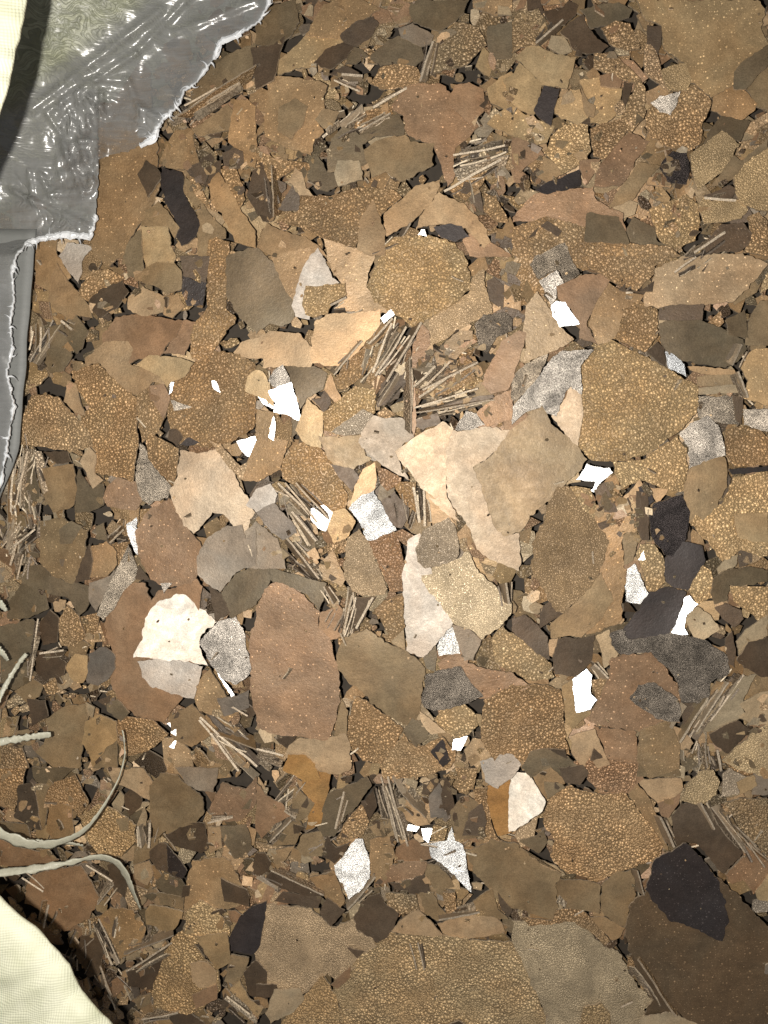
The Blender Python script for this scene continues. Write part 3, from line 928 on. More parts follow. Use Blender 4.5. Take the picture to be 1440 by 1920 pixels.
9Ss 83,30 86,15 92,12 96,25 105,50 111,62 104,70 100,76 94,82 87,80 84,78 83,50|tall silvery beige flake
10Pf 90,20 95,10 108,3 112,8 114,18 114,25 110,28 95,32 91,28|cream lobe-shaped flake
11Cf 92,35 100,30 113,27 119,22 123,30 130,38 138,45 144,52 143,58 138,64 127,72 120,66 112,63 105,54 97,45|shimmering champagne-gold flake
8Ys 110,63 120,66 127,72 122,83 117,84 114,75
10Wg 102,75 108,64 110,64 114,72 115,80 103,81|white frosted square chip
8Es 94,82 101,75 102,82 101,90 96,88
8Qg 93,105 95,92 108,88 115,87 120,95 128,104 118,108 100,112 94,110|hazy steel-grey flake
9Ts 92,112 100,118 107,124 98,125 93,118
8Gn 100,117 105,110 117,108 123,113 125,120 120,125 115,128 107,124|small gold beaded fan-shaped chip
9Ws 111,128 119,126 115,134 110,134
8Tp 117,134 122,127 128,128 133,137 128,140 125,144 118,140
8Es 83,122 88,116 96,118 97,127 90,132 84,126
5Bn 70,142 83,124 90,132 105,126 112,135 110,144 90,150 72,150
6Ds 98,135 105,128 110,140 105,144
-T 0,134 15,138
-P 0,138 14,144
7Ks 10,127 23,126 18,134
9Os 44,126 48,104 52,112 51,125
8Qs 0,0 10,-5 22,8 23,12 15,16 8,10
-P 140,40 142,52
-T 56,48 50,70
@J 0 1440
5Bn 0,0 14,0 13,12 8,25 0,18
8Ks 8,28 10,10 18,8 20,18 23,35 18,35 12,30
6Os 20,9 27,10 25,18 27,22 24,35 20,20
7Bs 27,22 35,20 40,22 42,38 30,40 26,36
6Bn 24,18 30,8 42,4 45,10 50,20 45,28 38,20 28,22
7Es 18,0 42,0 35,6 30,10 20,8
8Gn 45,28 55,20 62,22 70,27 77,32 76,42 68,50 56,48 50,40|bright beaded flake beside the curled ribbon
9Os 65,29 72,28 72,35 68,36
7Ts 60,0 80,0 86,8 84,18 76,15 70,10 64,8
8Ks 70,15 73,12 80,17 79,22 73,27 70,20
9Os 84,10 90,3 100,4 108,12 114,17 115,25 110,31 95,35 88,40 85,30 84,18|large dim olive heart-shaped flake
8Ys 98,0 123,0 122,8 120,14 112,13 106,10
9Ks 93,38 104,31 115,31 117,45 113,48 105,46 98,44
8Ts 117,33 124,33 125,45 118,48 117,40
8Es 124,33 138,32 142,45 138,50 132,51 126,42
8Rp 119,20 125,8 138,12 144,5 144,20 135,30 125,30 118,25
9Ks 84,47 90,42 94,43 94,58 88,57 84,50
8Dp 94,43 100,50 105,58 103,62 94,58
10Es 87,65 92,59 102,63 104,66 102,72 98,72 90,69
9Ks 103,66 107,66 106,72 102,73
7Ts 75,55 84,52 86,60 83,66 76,62
8Os 88,70 104,72 103,80 90,77
9Gs 82,80 84,77 103,81 100,88 95,93 82,88|plain khaki-gold rectangle
8Bp 105,62 108,52 125,50 130,52 135,65 140,75 128,80 115,78 104,80|brown speckled flake holding the black diamond
10Ks 124,62 139,69 140,78 126,75|crisp black diamond chip
8Gn 104,82 112,74 122,80 129,90 128,95 115,97 108,100 104,92
9Hs 110,95 128,93 130,110 122,114 115,105
8Hn 85,128 92,105 97,95 103,91 110,100 115,108 122,112 124,125 115,135 105,139 95,137 86,134|big ochre bell-shaped flake
10Ts 107,110 115,109 122,115 122,122 112,124 108,120
10Rs 108,128 122,122 122,130 110,136
6Rs 18,60 45,55 50,63 56,76 50,85 36,92 28,82 14,76 15,66|wide dull rust flake under the pale ribbon
7Bp 55,85 62,78 75,80 82,90 78,102 68,107 62,95
6Ks 45,95 55,92 58,100 57,115 50,118 43,105
-T 55,85 67,110
-P 70,105 98,95
-P 71,115 97,99
-B 56,112 62,128
-B 22,86 24,75
-T 25,90 28,77
6Ks 72,115 92,107 88,125 72,123
8Ks 60,55 66,54 72,65 70,73 64,68
-T 48,55 63,64
-T 55,77 64,66
7Os 75,130 85,127 84,133 78,136
6Rs 0,40 12,45 25,48 33,52 20,55 0,55
5Os 0,30 15,32 17,40 0,38
-T 12,62 24,70
-P 117,32 131,28
-T 84,45 85,31
-T 80,45 78,33
8Os 130,105 140,107 138,115 132,122 126,120
8Gs 129,125 135,119 140,130 148,135 145,140
8Ks 137,115 144,108 150,115 150,130 140,128
-T 80,142 100,138
-T 126,130 144,144
6Ks 95,140 105,136 115,144 98,144
@K 480 1440
9Ds -10,85 -2,78 6,75 5,85 2,100 -2,105 -14,103 -15,95|glossy charcoal rounded chip
8Tf 2,90 6,76 20,78 30,79 38,86 43,90 55,84 57,91 64,95 68,100 60,105 56,112 45,120 40,115 30,125 20,130 10,123 0,122 0,105|big dusty beige flake
8Hn 45,122 60,104 75,92 90,93 110,95 125,97 144,98 150,110 158,125 165,150 100,152 45,152 48,135 43,125|vast fine-beaded flake along the bottom
9Ts 76,92 82,85 91,80 100,88 105,94 98,95 88,94
7Hn 10,152 20,135 38,117 45,128 50,152
9Ks 55,84 60,75 70,70 73,77 80,82 78,88 74,95 68,98 60,92 56,90|star-shaped dark brown flake
9Wg 44,55 52,45 56,40 60,40 64,52 64,62 58,70 52,74 49,65 45,60|frost-sparkling grey flake
8Bp 64,40 75,37 78,50 75,58 68,63 64,60
7Bp 30,62 44,58 50,75 45,80 38,72
9Ks 4,62 9,58 20,60 33,70 38,72 28,72 15,68
-P 8,58 38,72
8Ks 10,75 15,70 37,73 35,79 28,78
-T 0,62 12,69
9Ks 38,76 40,73 50,80 47,84 42,89 36,82
-P 70,5 80,42
-P 73,5 85,44
-T 76,5 83,16
-P 82,15 95,28
-T 71,10 78,40
6Ts 80,18 85,18 95,28 98,32 90,33 82,28
7Os 63,33 75,28 79,38 68,38
8Es 40,15 48,12 62,5 65,10 58,20 50,28 44,38 36,38 34,33 38,22|dark olive folded flake
-T 49,13 44,34
-T 52,80 68,62
9Ks 60,20 66,12 68,22 64,29
7As 24,10 30,0 43,-5 42,5 40,18 36,32 28,35 30,18
8Os 20,22 22,10 33,20 28,28 22,30
8Os 8,44 18,32 23,28 26,33 22,43
-T 8,42 20,30
-T 16,24 22,29
8Os 23,45 26,38 36,36 40,42 37,50 27,50
8Ks 38,50 40,38 45,45 53,42 50,48 44,54
6Rs 0,8 5,15 15,20 20,27 10,32 3,40 0,35
8Bn 45,40 52,28 60,20 64,30 60,38 52,41 47,43
9Ks 0,48 5,48 8,53 7,58 2,62 -3,58
7Bs 8,47 22,44 18,50 12,58
9Rs 79,45 88,40 97,44 99,51 88,53 78,52
8Rp 70,62 76,55 85,53 96,53 94,60 80,63 68,66
9Ks 75,65 85,64 95,60 98,70 88,71 78,68
8Os 95,60 96,54 102,55 110,63 112,68 100,68
10Wg 97,43 107,41 110,33 112,41 116,43 118,52 121,70 105,54 98,49|tapering bright white dagger chip
9Ws 84,31 92,33 90,36 85,35
9Ws 93,34 99,34 97,42 94,40
7Gn 98,41 100,32 108,34 106,41
8Ks 93,15 94,8 102,5 103,8 97,15
7Qs 97,16 103,8 106,15 108,28 98,28
8Ks 104,15 107,5 110,12 112,22 108,27 105,22
9Os 109,25 118,16 125,20 130,30 128,38 118,40 112,40 110,30
10Ks 116,38 120,25 127,20 130,30 128,38
6Bn 112,0 125,0 122,12 115,14
7Bn 122,12 130,10 132,30 135,38 145,46 128,42
9As 130,18 130,10 143,5 142,30 144,36 136,38 132,28|orange-amber chip beside the white blaze
9Os 118,48 132,40 145,42 160,55 172,60 168,66 170,78 167,85 150,80 140,78 133,70 126,62 122,55|big smooth olive-brown flake
10Os 122,75 133,68 136,80 142,85 125,83
9Ts 102,88 126,82 136,84 140,92 128,95 115,97 105,93
8Os 92,70 100,70 103,78 110,85 102,86 95,82
8Bn 105,70 112,70 113,80 107,84
7On 73,70 90,72 92,80 82,82 74,78
8Ks 112,80 118,78 122,82 112,84
11Ks 136,70 144,80 142,84 138,80
-P 91,98 94,114
10Ks 51,101 61,103 57,107
9Ks 0,122 12,122 10,129 0,128
10Rs 42,122 53,112 53,118 46,124
9Ls 10,125 25,124 27,130 20,138 8,144 5,138
-P 103,86 126,82
@L 960 1440
11Vs -1,2 10,3 12,7 16,14 19,19 17,24 10,29 3,34 -2,36 -2,20|blazing white ragged-edged flake
10Bn 20,20 24,13 31,10 40,13 50,15 64,14 70,22 80,35 85,44 80,53 70,56 60,58 48,64 40,62 31,60 22,50 24,40 18,32 17,26|large pebbled brown flake in the lower right
9Bp 65,14 70,8 78,18 82,30 88,46 84,44 78,33 70,22
10Ts 70,6 95,6 96,12 92,16 82,20 76,15
9Os 70,5 72,-6 92,-5 95,5
8Rn 28,0 45,-8 70,-2 70,8 64,14 50,14 42,5|ruddy flake with scattered beads
9Bs 12,5 22,0 28,5 30,9 22,12 19,18
9Os 18,8 28,9 30,11 20,18
9Ks 26,0 40,-2 43,3 38,10 30,8
10Gf 95,18 98,10 105,2 113,1 117,8 115,15 108,20 100,20|grainy golden oval chip
9Pf 118,4 122,0 128,3 132,5 126,8 128,14 120,16 118,15
10Gs 126,8 136,4 138,10 133,13 128,15
7Ys 136,3 144,0 144,15 135,15
9Rs 82,20 95,13 94,20 88,28 84,27
9Ks 90,27 95,20 105,20 112,22 118,30 130,48 125,53 119,60 110,50 104,43 98,42 93,45|black plate with a pale cracked rim
-T 106,20 113,35
-T 112,22 131,48
7On 119,20 130,17 144,17 144,50 132,38 125,28
8Os 114,25 122,25 128,35 127,40 120,32
8Rp 120,60 130,50 128,40 135,42 144,53 144,66 136,71 130,63 124,65
9Gs 137,70 144,60 148,76 138,74
9Mp 67,76 74,72 90,58 110,56 120,65 140,85 148,92 152,150 105,152 92,135 78,118 65,102 65,88|enormous dark brown slab in the bottom corner
10Dp 75,68 80,52 92,45 98,42 104,48 115,62 120,75 122,85 118,97 105,90 95,87 88,86 80,76|black speckled lobe over the dark slab
-P 83,28 91,45
-P 70,58 74,72
9Os 26,62 42,63 50,66 49,82 40,80 28,78 24,70|olive oblong chip
10Os 51,66 58,58 67,57 69,62 69,74 66,80 64,90 55,85 50,80
8Bn 24,80 40,80 45,85 55,97 52,100 44,92 34,87 10,89 5,84 22,86
8Bs 44,84 52,84 64,90 60,96 56,97
10Lf 0,86 4,86 10,88 22,87 35,87 44,92 50,98 55,102 62,106 66,115 72,124 79,131 74,136 74,140 70,152 22,152 18,138 12,125 6,112 0,98|pale khaki shining flake at the bottom
11Hn 40,135 50,132 55,138 56,150 38,150
8Ls 4,44 8,50 15,52 25,55 30,60 24,62 12,54
9Es 4,41 14,38 18,35 20,42 15,48 8,44
8Ms 66,105 72,105 95,140 100,150 85,150 72,145 76,135 80,130 72,118
9Ls 72,140 90,138 105,144 104,150 72,150
-B 118,30 144,52
-B 130,40 142,56
-B 70,108 92,140
"""

# ------------------------------------------------------------------ the loose underlayer of chips
rng = random.Random(5)
CHIPC = 'BBBBRRROOOETTGHLYK'
CHIPT = 'ssppppnnff'
for i in range(4200):
    px, py = rng.uniform(-330, 1770), rng.uniform(-330, 2250)
    z = rng.uniform(-0.009, -0.001)
    p0 = at(px, py, z)
    r = rng.choice((13, 18, 24, 34, 44)) * PX * rng.uniform(0.8, 1.2)
    t = min(rng.uniform(0, 26), math.degrees(math.asin(min(0.95, (abs(z) + 0.0025) / (r * 1.4)))))
    n = tilted(t, rng.uniform(0, 6.28))
    ax, ay = plane_axes(n)
    pts = [p0 + ax * x + ay * y for x, y in random_chip(r, rng)]
    HEAP.plate(pts, n, rng.uniform(0.0008, 0.0014), rng.choice(CHIPT), TINT[rng.choice(CHIPC)])
# chips beyond the frame carry the pile on past its edges
for i in range(700):
    while True:
        px, py = rng.uniform(-360, 1800), rng.uniform(-360, 2280)
        if not (-20 < px < 1460 and -20 < py < 1940):
            break
    p0 = at(px, py, rng.uniform(-0.003, 0.002))
    r = rng.uniform(20, 60) * PX
    n = tilted(rng.uniform(0, 12), rng.uniform(0, 6.28))
    ax, ay = plane_axes(n)
    pts = [p0 + ax * x + ay * y for x, y in random_chip(r, rng)]
    HEAP.plate(pts, n, 0.0011, rng.choice(CHIPT), TINT[rng.choice(CHIPC)])

# ------------------------------------------------------------------ read the traced flakes
flakes, slivers = [], []
tx = ty = 0
for ln in DATA.strip().splitlines():
    if ln[0] == '@':
        _, a, b = ln.split()
        tx, ty = float(a), float(b)
        continue
    head, _, nm = ln.partition('|')
    code, *pp = head.split()
    pts = []
    for q in pp:
        x, y = q.split(',')
        pts.append((tx + float(x) * 10 / 3, ty + float(y) * 10 / 3))
    if code[0] == '-':
        slivers.append(dict(c=code[1], pts=pts))
        continue
    area = abs(sum(pts[i][0] * pts[(i + 1) % len(pts)][1] - pts[(i + 1) % len(pts)][0] * pts[i][1] for i in range(len(pts)))) / 2
    cx = sum(p[0] for p in pts) / len(pts)
    cy = sum(p[1] for p in pts) / len(pts)
    flakes.append(dict(layer=int(code[:-2]), c=code[-2], t=code[-1], pts=pts, name=nm.strip(), area=area, cx=cx, cy=cy))
flakes.sort(key=lambda f: f['layer'])
rank = sorted(flakes, key=lambda f: -(f['area'] * (3 if f['c'] == 'W' else 1) + (1e6 if f['name'] else 0)))
for f in rank[:300]:
    f['own'] = True
marks = [f for f in flakes if f['name']]

def direction(f, m):
    dx, dy = f['cx'] - m['cx'], f['cy'] - m['cy']
    a = math.degrees(math.atan2(-dy, dx)) % 360
    return ('right of', 'above and right of', 'just above', 'above and left of', 'left of', 'below and left of', 'just below', 'below and right of')[int((a + 22.5) // 45) % 8]

def shape_word(f):
    p = f['pts']
    cxy = np.cov(np.array(p).T)
    w = np.linalg.eigvalsh(cxy)
    asp = math.sqrt(max(w) / max(min(w), 1e-6))
    size = 'large' if f['area'] > 14000 else 'mid-sized' if f['area'] > 5000 else 'small' if f['area'] > 1700 else 'tiny'
    if asp > 2.1:
        sh = 'narrow'
    elif len(p) == 3:
        sh = 'triangular'
    elif len(p) == 4:
        sh = 'four-sided'
    else:
        sh = ''
    return size, sh

used = set(f['name'].lower() for f in marks)
def unique_label(f, what):
    near = sorted(marks, key=lambda m: (m['cx'] - f['cx']) ** 2 + (m['cy'] - f['cy']) ** 2)
    near = [m for m in near if m is not f][:14]
    for m in near:
        lb = f"{what}, {direction(f, m)} the {m['name']}"
        if len(lb.replace('-', ' ').split()) <= 16 and lb.lower() not in used:
            used.add(lb.lower())
            return lb
    raise RuntimeError('no label left for ' + what)

TILT = {'W': 0, 'V': 0, 'P': 3, 'S': 4, 'C': 2, 'K': 8, 'D': 6, 'E': 5, 'O': 4, 'Y': 4, 'Q': 6, 'M': 4}
rng = random.Random(21)
GROUP = 'broken metal flakes heaped in the sack'
for f in flakes:
    pts = f['pts']
    cx, cy, area = f['cx'], f['cy'], f['area']
    size = math.sqrt(area)
    p = at(cx, cy, 0.004)
    tmax = TILT.get(f['c'], 4.5)
    if size > 150:
        tmax *= 0.45
    hv = half_vector(p)
    tex = f['t']
    if f['c'] == 'W' or f['c'] == 'V':
        off = 0.0 if (f['c'] == 'V' or f['name'].startswith(('largest', 'white key', 'mirror'))) else rng.uniform(2, 8)
        n = (hv + tilted(off, rng.uniform(0, 6.28)) - Vector((0, 0, 1))).normalized()
        if tex == 's' and f['c'] == 'W':
            tex = 'w'
    elif f['c'] == 'C' or (f['c'] == 'S' and tex == 'g'):
        n = (hv * 0.85 + tilted(2, rng.uniform(0, 6.28)) * 0.15).normalized()
    elif f['c'] in 'PS':
        n = (hv * 0.5 + tilted(rng.uniform(0, tmax), rng.uniform(0, 6.28)) * 0.5).normalized()
    else:
        n = tilted(rng.uniform(tmax * 0.25, tmax), rng.uniform(0, 6.28))
    outl = jagged(pts, 5.0, min(4.2, 1.2 + size * 0.022), rng)
    def outline(z, pts=pts, n=n):
        p0 = at(cx, cy, z)
        return p0, [on_plane(x, y, p0, n) for x, y in pts]
    thick = rng.uniform(0.0009, 0.0014) * (1.3 if f['name'].startswith('thick') else 1)
    z, cells = rest_height(outline, n, 95, thick + 0.0001)
    z = min(z, 0.03)
    p0 = at(cx, cy, z)
    if cells is not None:
        stamp(cells, p0, n)
        if f['name'] or f['c'] in 'WVPS':
            KEEP[cells[1], cells[0]] = True
    v = 1 + rng.uniform(-0.12, 0.12)
    warm = rng.uniform(-0.03, 0.03)
    if f['c'] == 'W' and tex == 'g':
        v *= 0.5
    tint = tuple(max(0.01, a * v * (1 + w * warm)) for a, w in zip(TINT[f['c']], (1, 0, -1.5)))
    wpts = [on_plane(x, y, p0, n) for x, y in outl]
    if not f.get('own'):
        HEAP.plate(wpts[::-1] if False else [on_plane(x, y, p0, n) for x, y in (outl if sum(outl[i][0] * outl[(i + 1) % len(outl)][1] - outl[(i + 1) % len(outl)][0] * outl[i][1] for i in range(len(outl))) < 0 else outl[::-1])], n, thick, tex, tint)
        continue
    ax, ay = plane_axes(n)
    R = Matrix((ax, ay, n)).transposed()
    local = [((w - p0).dot(ax), (w - p0).dot(ay)) for w in wpts]
    curl = rng.uniform(-0.035, 0.05) * (0.25 if f['c'] in 'WV' else 1)
    me = flake_mesh('metal_flake', local, thick, curl, tex, tint, rng)
    if me is None:
        continue
    if f['name']:
        lb = f['name'] if len(f['name'].split()) > 3 else unique_label(f, f['name'])
    else:
        s_, sh = shape_word(f)
        texw = TEXW[f['t']] if f['c'] != 'W' else ''
        lb = unique_label(f, ' '.join(w for w in (s_, WORD[f['c']], sh or texw, 'flake') if w))
    o = link('metal_flake', me, label=lb, category='metal flake', group=GROUP)
    o.matrix_world = Matrix.Translation(p0) @ R.to_4x4()

# ------------------------------------------------------------------ flakes standing on edge
def top_at(w):
    gx, gy = int((w.x - GX0) / CELL), int((w.y - GY0) / CELL)
    if 2 < gx < GW - 3 and 2 < gy < GH - 3:
        return float(np.percentile(HM[gy - 2:gy + 3, gx - 2:gx + 3], 70))
    return 0.0
for s in slivers:
    (ax_, ay_), (bx_, by_) = s['pts'][:2]
    w = at((ax_ + bx_) / 2, (ay_ + by_) / 2, 0.004)
    hz = max(top_at(at(ax_, ay_, 0.004)), top_at(w), top_at(at(bx_, by_, 0.004)))
    zt = hz + rng.uniform(0.001, 0.0028)
    zs = zt + rng.uniform(-0.0015, 0.0015)
    A, B = at(ax_, ay_, zt), at(bx_, by_, zs)
    along = (B - A)
    L = along.length
    along.normalize()
    lean = rng.uniform(-0.8, 0.8)
    side = along.cross(Vector((0, 0, 1))).normalized()
    down = (Vector((0, 0, -1)) + side * lean).normalized()
    nn = along.cross(down).normalized()
    depth = rng.uniform(0.006, 0.010)
    K = max(3, int(L / 0.003))
    topc = [(L * i / K, noise.noise(Vector((L * i / K * 260, zt * 900, ax_))) * 0.0006) for i in range(K + 1)]
    poly = topc + [(L * rng.uniform(0.8, 1.0), -depth), (L * rng.uniform(0, 0.15), -depth * rng.uniform(0.7, 1))]
    poly = ccw([(x - L / 2, y) for x, y in poly])
    th = rng.uniform(0.0008, 0.0014)
    tint = TINT[s['c']] if s['c'] != 'T' else (0.55, 0.45, 0.32)
    me = flake_mesh('metal_sliver', poly, th, rng.uniform(-0.03, 0.03), 'n' if rng.random() < 0.5 else 's', tuple(0.7 * t for t in tint), rng, 0.003)
    if me is None:
        continue
    if s['c'] in 'TPS':
        me.materials[1] = MAT['edge']
    f = dict(cx=(ax_ + bx_) / 2, cy=(ay_ + by_) / 2)
    Lp = math.hypot(bx_ - ax_, by_ - ay_)
    ang = math.degrees(math.atan2(-(by_ - ay_), bx_ - ax_)) % 180
    word = 'upright' if 65 < ang < 115 else 'level' if ang < 20 or ang > 160 else 'rising' if ang < 90 else 'falling'
    lb = unique_label(f, ('long ' if Lp > 75 else 'short ') + {'T': 'bright-edged ', 'P': 'pale-edged ', 'B': 'brown-edged ', 'S': 'silver-edged ', 'O': 'dull-edged ', 'K': 'dark ', 'L': 'khaki-edged '}[s['c']] + word + ' sliver')
    o = link('metal_sliver', me, label=lb, category='metal sliver', group='flakes standing on edge between the others')
    M = Matrix((along, -down, along.cross(-down).normalized())).transposed().to_4x4()
    o.matrix_world = Matrix.Translation((A + B) / 2) @ M

# thin broken edges packed in beside them and scattered through the pile
rng = random.Random(303)
def edge_chip(x0, y0, x1, y1, th, tint, dz=0.0):
    w = at((x0 + x1) / 2, (y0 + y1) / 2, 0.004)
    zt = top_at(w) + dz
    A, B = at(x0, y0, zt), at(x1, y1, zt + rng.uniform(-0.0015, 0.0015))
    al = (B - A); L = al.length; al.normalize()
    sd = al.cross(Vector((0, 0, 1))).normalized()
    dn = (Vector((0, 0, -1)) + sd * rng.uniform(-1.0, 1.0)).normalized()
    nn = al.cross(dn).normalized()
    K = max(3, int(L / 0.0025))
    dep = rng.uniform(0.004, 0.007)
    bow = rng.uniform(-0.04, 0.04) * L
    pts = [A + al * (L * i / K) + sd * (bow * 4 * (i / K) * (1 - i / K)) + dn * (noise.noise(Vector((L * i / K * 400, x0, y0))) * 0.0007) for i in range(K + 1)]
    pts += [B + dn * dep * rng.uniform(0.5, 1), A + dn * dep * rng.uniform(0.5, 1)]
    HEAP.plate(pts, nn, th, rng.choice('snn'), tuple(0.5 * c for c in tint), tint)
for s in slivers:
    (x0, y0), (x1, y1) = s['pts'][:2]
    L = math.hypot(x1 - x0, y1 - y0)
    nx, ny = -(y1 - y0) / L, (x1 - x0) / L
    for q in range(rng.choice((1, 2, 3))):
        o_ = rng.uniform(4, 13) * rng.choice((-1, 1))
        a, b = rng.uniform(0, 0.3), rng.uniform(0.65, 1.05)
        sk = rng.uniform(-4, 4)
        edge_chip(x0 + (x1 - x0) * a + nx * (o_ - sk), y0 + (y1 - y0) * a + ny * (o_ - sk), x0 + (x1 - x0) * b + nx * (o_ + sk), y0 + (y1 - y0) * b + ny * (o_ + sk),
                  rng.uniform(0.0006, 0.0011), rng.choice(((0.55, 0.45, 0.32), (0.34, 0.27, 0.19), (0.2, 0.16, 0.12))), rng.uniform(0.0, 0.0016))
BUNDLES = [(30, 1000, 100, 80, 45), (30, 900, 90, 60, 40), (700, 650, 60, 65, 14), (820, 700, 15, 60, 14), (880, 290, 18, 60, 12), (660, 220, 35, 60, 8), (740, 1510, 75, 45, 10),
           (440, 1400, -42, 70, 10), (560, 960, -50, 55, 8), (645, 1150, 72, 35, 7), (1340, 1310, 52, 70, 10), (200, 1760, 80, 60, 10), (130, 1790, 75, 40, 7), (920, 330, -55, 40, 7),
           (540, 1490, 60, 50, 8), (760, 960, 85, 40, 8), (730, 440, 40, 50, 8), (380, 190, 25, 60, 8), (1320, 480, 40, 45, 6), (1300, 1400, 80, 40, 6), (1420, 1560, 60, 50, 6), (230, 1850, -60, 50, 7), (600, 1560, 30, 60, 7), (830, 1590, 10, 50, 6)]
for bx_, by_, ang, R_, cnt in BUNDLES:
    for q in range(cnt):
        a = math.radians(ang + rng.gauss(0, 13))
        x, y = bx_ + rng.gauss(0, R_ * 0.45), by_ + rng.gauss(0, R_ * 0.5)
        L = rng.uniform(18, 60) / 2
        edge_chip(x - math.cos(a) * L, y + math.sin(a) * L, x + math.cos(a) * L, y - math.sin(a) * L, rng.uniform(0.0005, 0.001),
                  rng.choice(((0.6, 0.5, 0.36), (0.4, 0.32, 0.23), (0.2, 0.16, 0.12))), rng.uniform(-0.001, 0.0008))
for i in range(330):
    x, y = rng.uniform(0, 1440), rng.uniform(0, 1920)
    w = at(x, y, 0)
    gx, gy = int((w.x - GX0) / CELL), int((w.y - GY0) / CELL)
    if COV[gy, gx] and rng.random() < 0.8:
        continue
    a = rng.uniform(0, math.pi)
    L = rng.uniform(8, 26) / 2
    edge_chip(x - math.cos(a) * L, y + math.sin(a) * L, x + math.cos(a) * L, y - math.sin(a) * L, rng.uniform(0.0005, 0.001),
              rng.choice(((0.55, 0.45, 0.32), (0.34, 0.27, 0.19))), rng.uniform(-0.0005, 0.001))

# ------------------------------------------------------------------ crumbs and chips that fill what is still open
rng = random.Random(77)
DARK = 'KEOOBBRTL'
n_fill = 0
for rnd_, (rmin, rmax, tries) in enumerate(((22, 36, 900), (12, 22, 2200), (6, 12, 2600))):
    for i in range(tries):
        px, py = rng.uniform(-60, 1500), rng.uniform(-60, 1980)
        p = at(px, py, 0.0)
        gx, gy = int((p.x - GX0) / CELL), int((p.y - GY0) / CELL)
        if not (3 < gx < GW - 4 and 3 < gy < GH - 4) or COV[gy, gx]:
            continue
        r = rng.uniform(rmin, rmax) * PX
        n = tilted(rng.uniform(0, 30), rng.uniform(0, 6.28))
        ax, ay = plane_axes(n)
        chip = random_chip(r, rng)
        def outline(z):
            p0 = at(px, py, z)
            return p0, [p0 + ax * x + ay * y for x, y in chip]
        z, c = rest_height(outline, n, 8, -0.0006)
        z = min(z, 0.012)
        p0 = at(px, py, z)
        if c is not None:
            stamp(c, p0, n)
        HEAP.plate([p0 + ax * x + ay * y for x, y in chip], n, rng.uniform(0.0008, 0.0013), rng.choice(CHIPT), TINT[rng.choice(CHIPC if rng.random() < 0.6 else DARK)])
        n_fill += 1
# small litter lying on the less open parts
CL = [(620, 150, 190), (560, 330, 150), (1050, 60, 160), (990, 320, 130), (250, 620, 120), (60, 1000, 120), (100, 1330, 130), (150, 1500, 150), (420, 1620, 190), (700, 1600, 140),
      (560, 1050, 110), (900, 1450, 120), (1350, 1350, 130), (850, 700, 90), (300, 1800, 120), (1250, 330, 110), (380, 330, 130), (1150, 960, 70)]
for i in range(1500):
    cx_, cy_, cr_ = rng.choice(CL)
    px, py = rng.gauss(cx_, cr_ * 0.55), rng.gauss(cy_, cr_ * 0.55)
    p = at(px, py, 0.004)
    gx, gy = int((p.x - GX0) / CELL), int((p.y - GY0) / CELL)
    if not (0 < px < 1440 and 0 < py < 1920) or KEEP[gy - 1:gy + 2, gx - 1:gx + 2].any():
        continue
    r = rng.uniform(5, 15) * PX
    n = tilted(rng.uniform(0, 30), rng.uniform(0, 6.28))
    ax, ay = plane_axes(n)
    chip = random_chip(r, rng)
    def outline(z):
        p0 = at(px, py, z)
        return p0, [p0 + ax * x + ay * y for x, y in chip]
    z, c = rest_height(outline, n, 60, 0.0002)
    p0 = at(px, py, z)
    if c is not None:
        stamp(c, p0, n)
    HEAP.plate([p0 + ax * x + ay * y for x, y in chip], n, rng.uniform(0.0006, 0.0011), rng.choice('sspn'), TINT[rng.choice('BBROOEKTLKEH')])
# crumbs sprinkled over everything
for i in range(420):
    px, py = rng.uniform(0, 1440), rng.uniform(0, 1920)
    p = at(px, py, 0.003)
    r = rng.uniform(1.5, 4.5) * PX
    n = tilted(rng.uniform(0, 40), rng.uniform(0, 6.28))
    ax, ay = plane_axes(n)
    p0 = at(px, py, top_at(p) + 0.0006)
    HEAP.plate([p0 + ax * x + ay * y for x, y in random_chip(r, rng)], n, 0.0005, rng.choice('sg'), TINT[rng.choice('BTKOKRLE')])
HEAP.build('loose_chips', label='heap of small broken metal chips and crumbs between the larger flakes', category='metal chips', kind='stuff')
print('chips filled', n_fill)

# ------------------------------------------------------------------ floor of the sack under the pile
def quad(name, pts, mat, **props):
    me = bpy.data.meshes.new(name)
    me.from_pydata([tuple(p) for p in pts], [], [list(range(len(pts)))])
    me.materials.append(mat)
    return link(name, me, **props)
k = NT('dark_ground')  # near-black brown, mottled by noise
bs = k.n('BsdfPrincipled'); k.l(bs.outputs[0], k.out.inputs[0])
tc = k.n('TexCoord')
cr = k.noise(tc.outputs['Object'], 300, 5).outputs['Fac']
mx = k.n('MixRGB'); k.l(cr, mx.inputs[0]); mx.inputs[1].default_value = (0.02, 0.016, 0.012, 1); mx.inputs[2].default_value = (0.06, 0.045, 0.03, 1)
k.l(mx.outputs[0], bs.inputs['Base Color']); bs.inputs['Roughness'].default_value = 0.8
quad('ground', [(-1.2, -1.2, -0.02), (1.2, -1.2, -0.02), (1.2, 1.2, -0.02), (-1.2, 1.2, -0.02)], k.m, kind='structure')

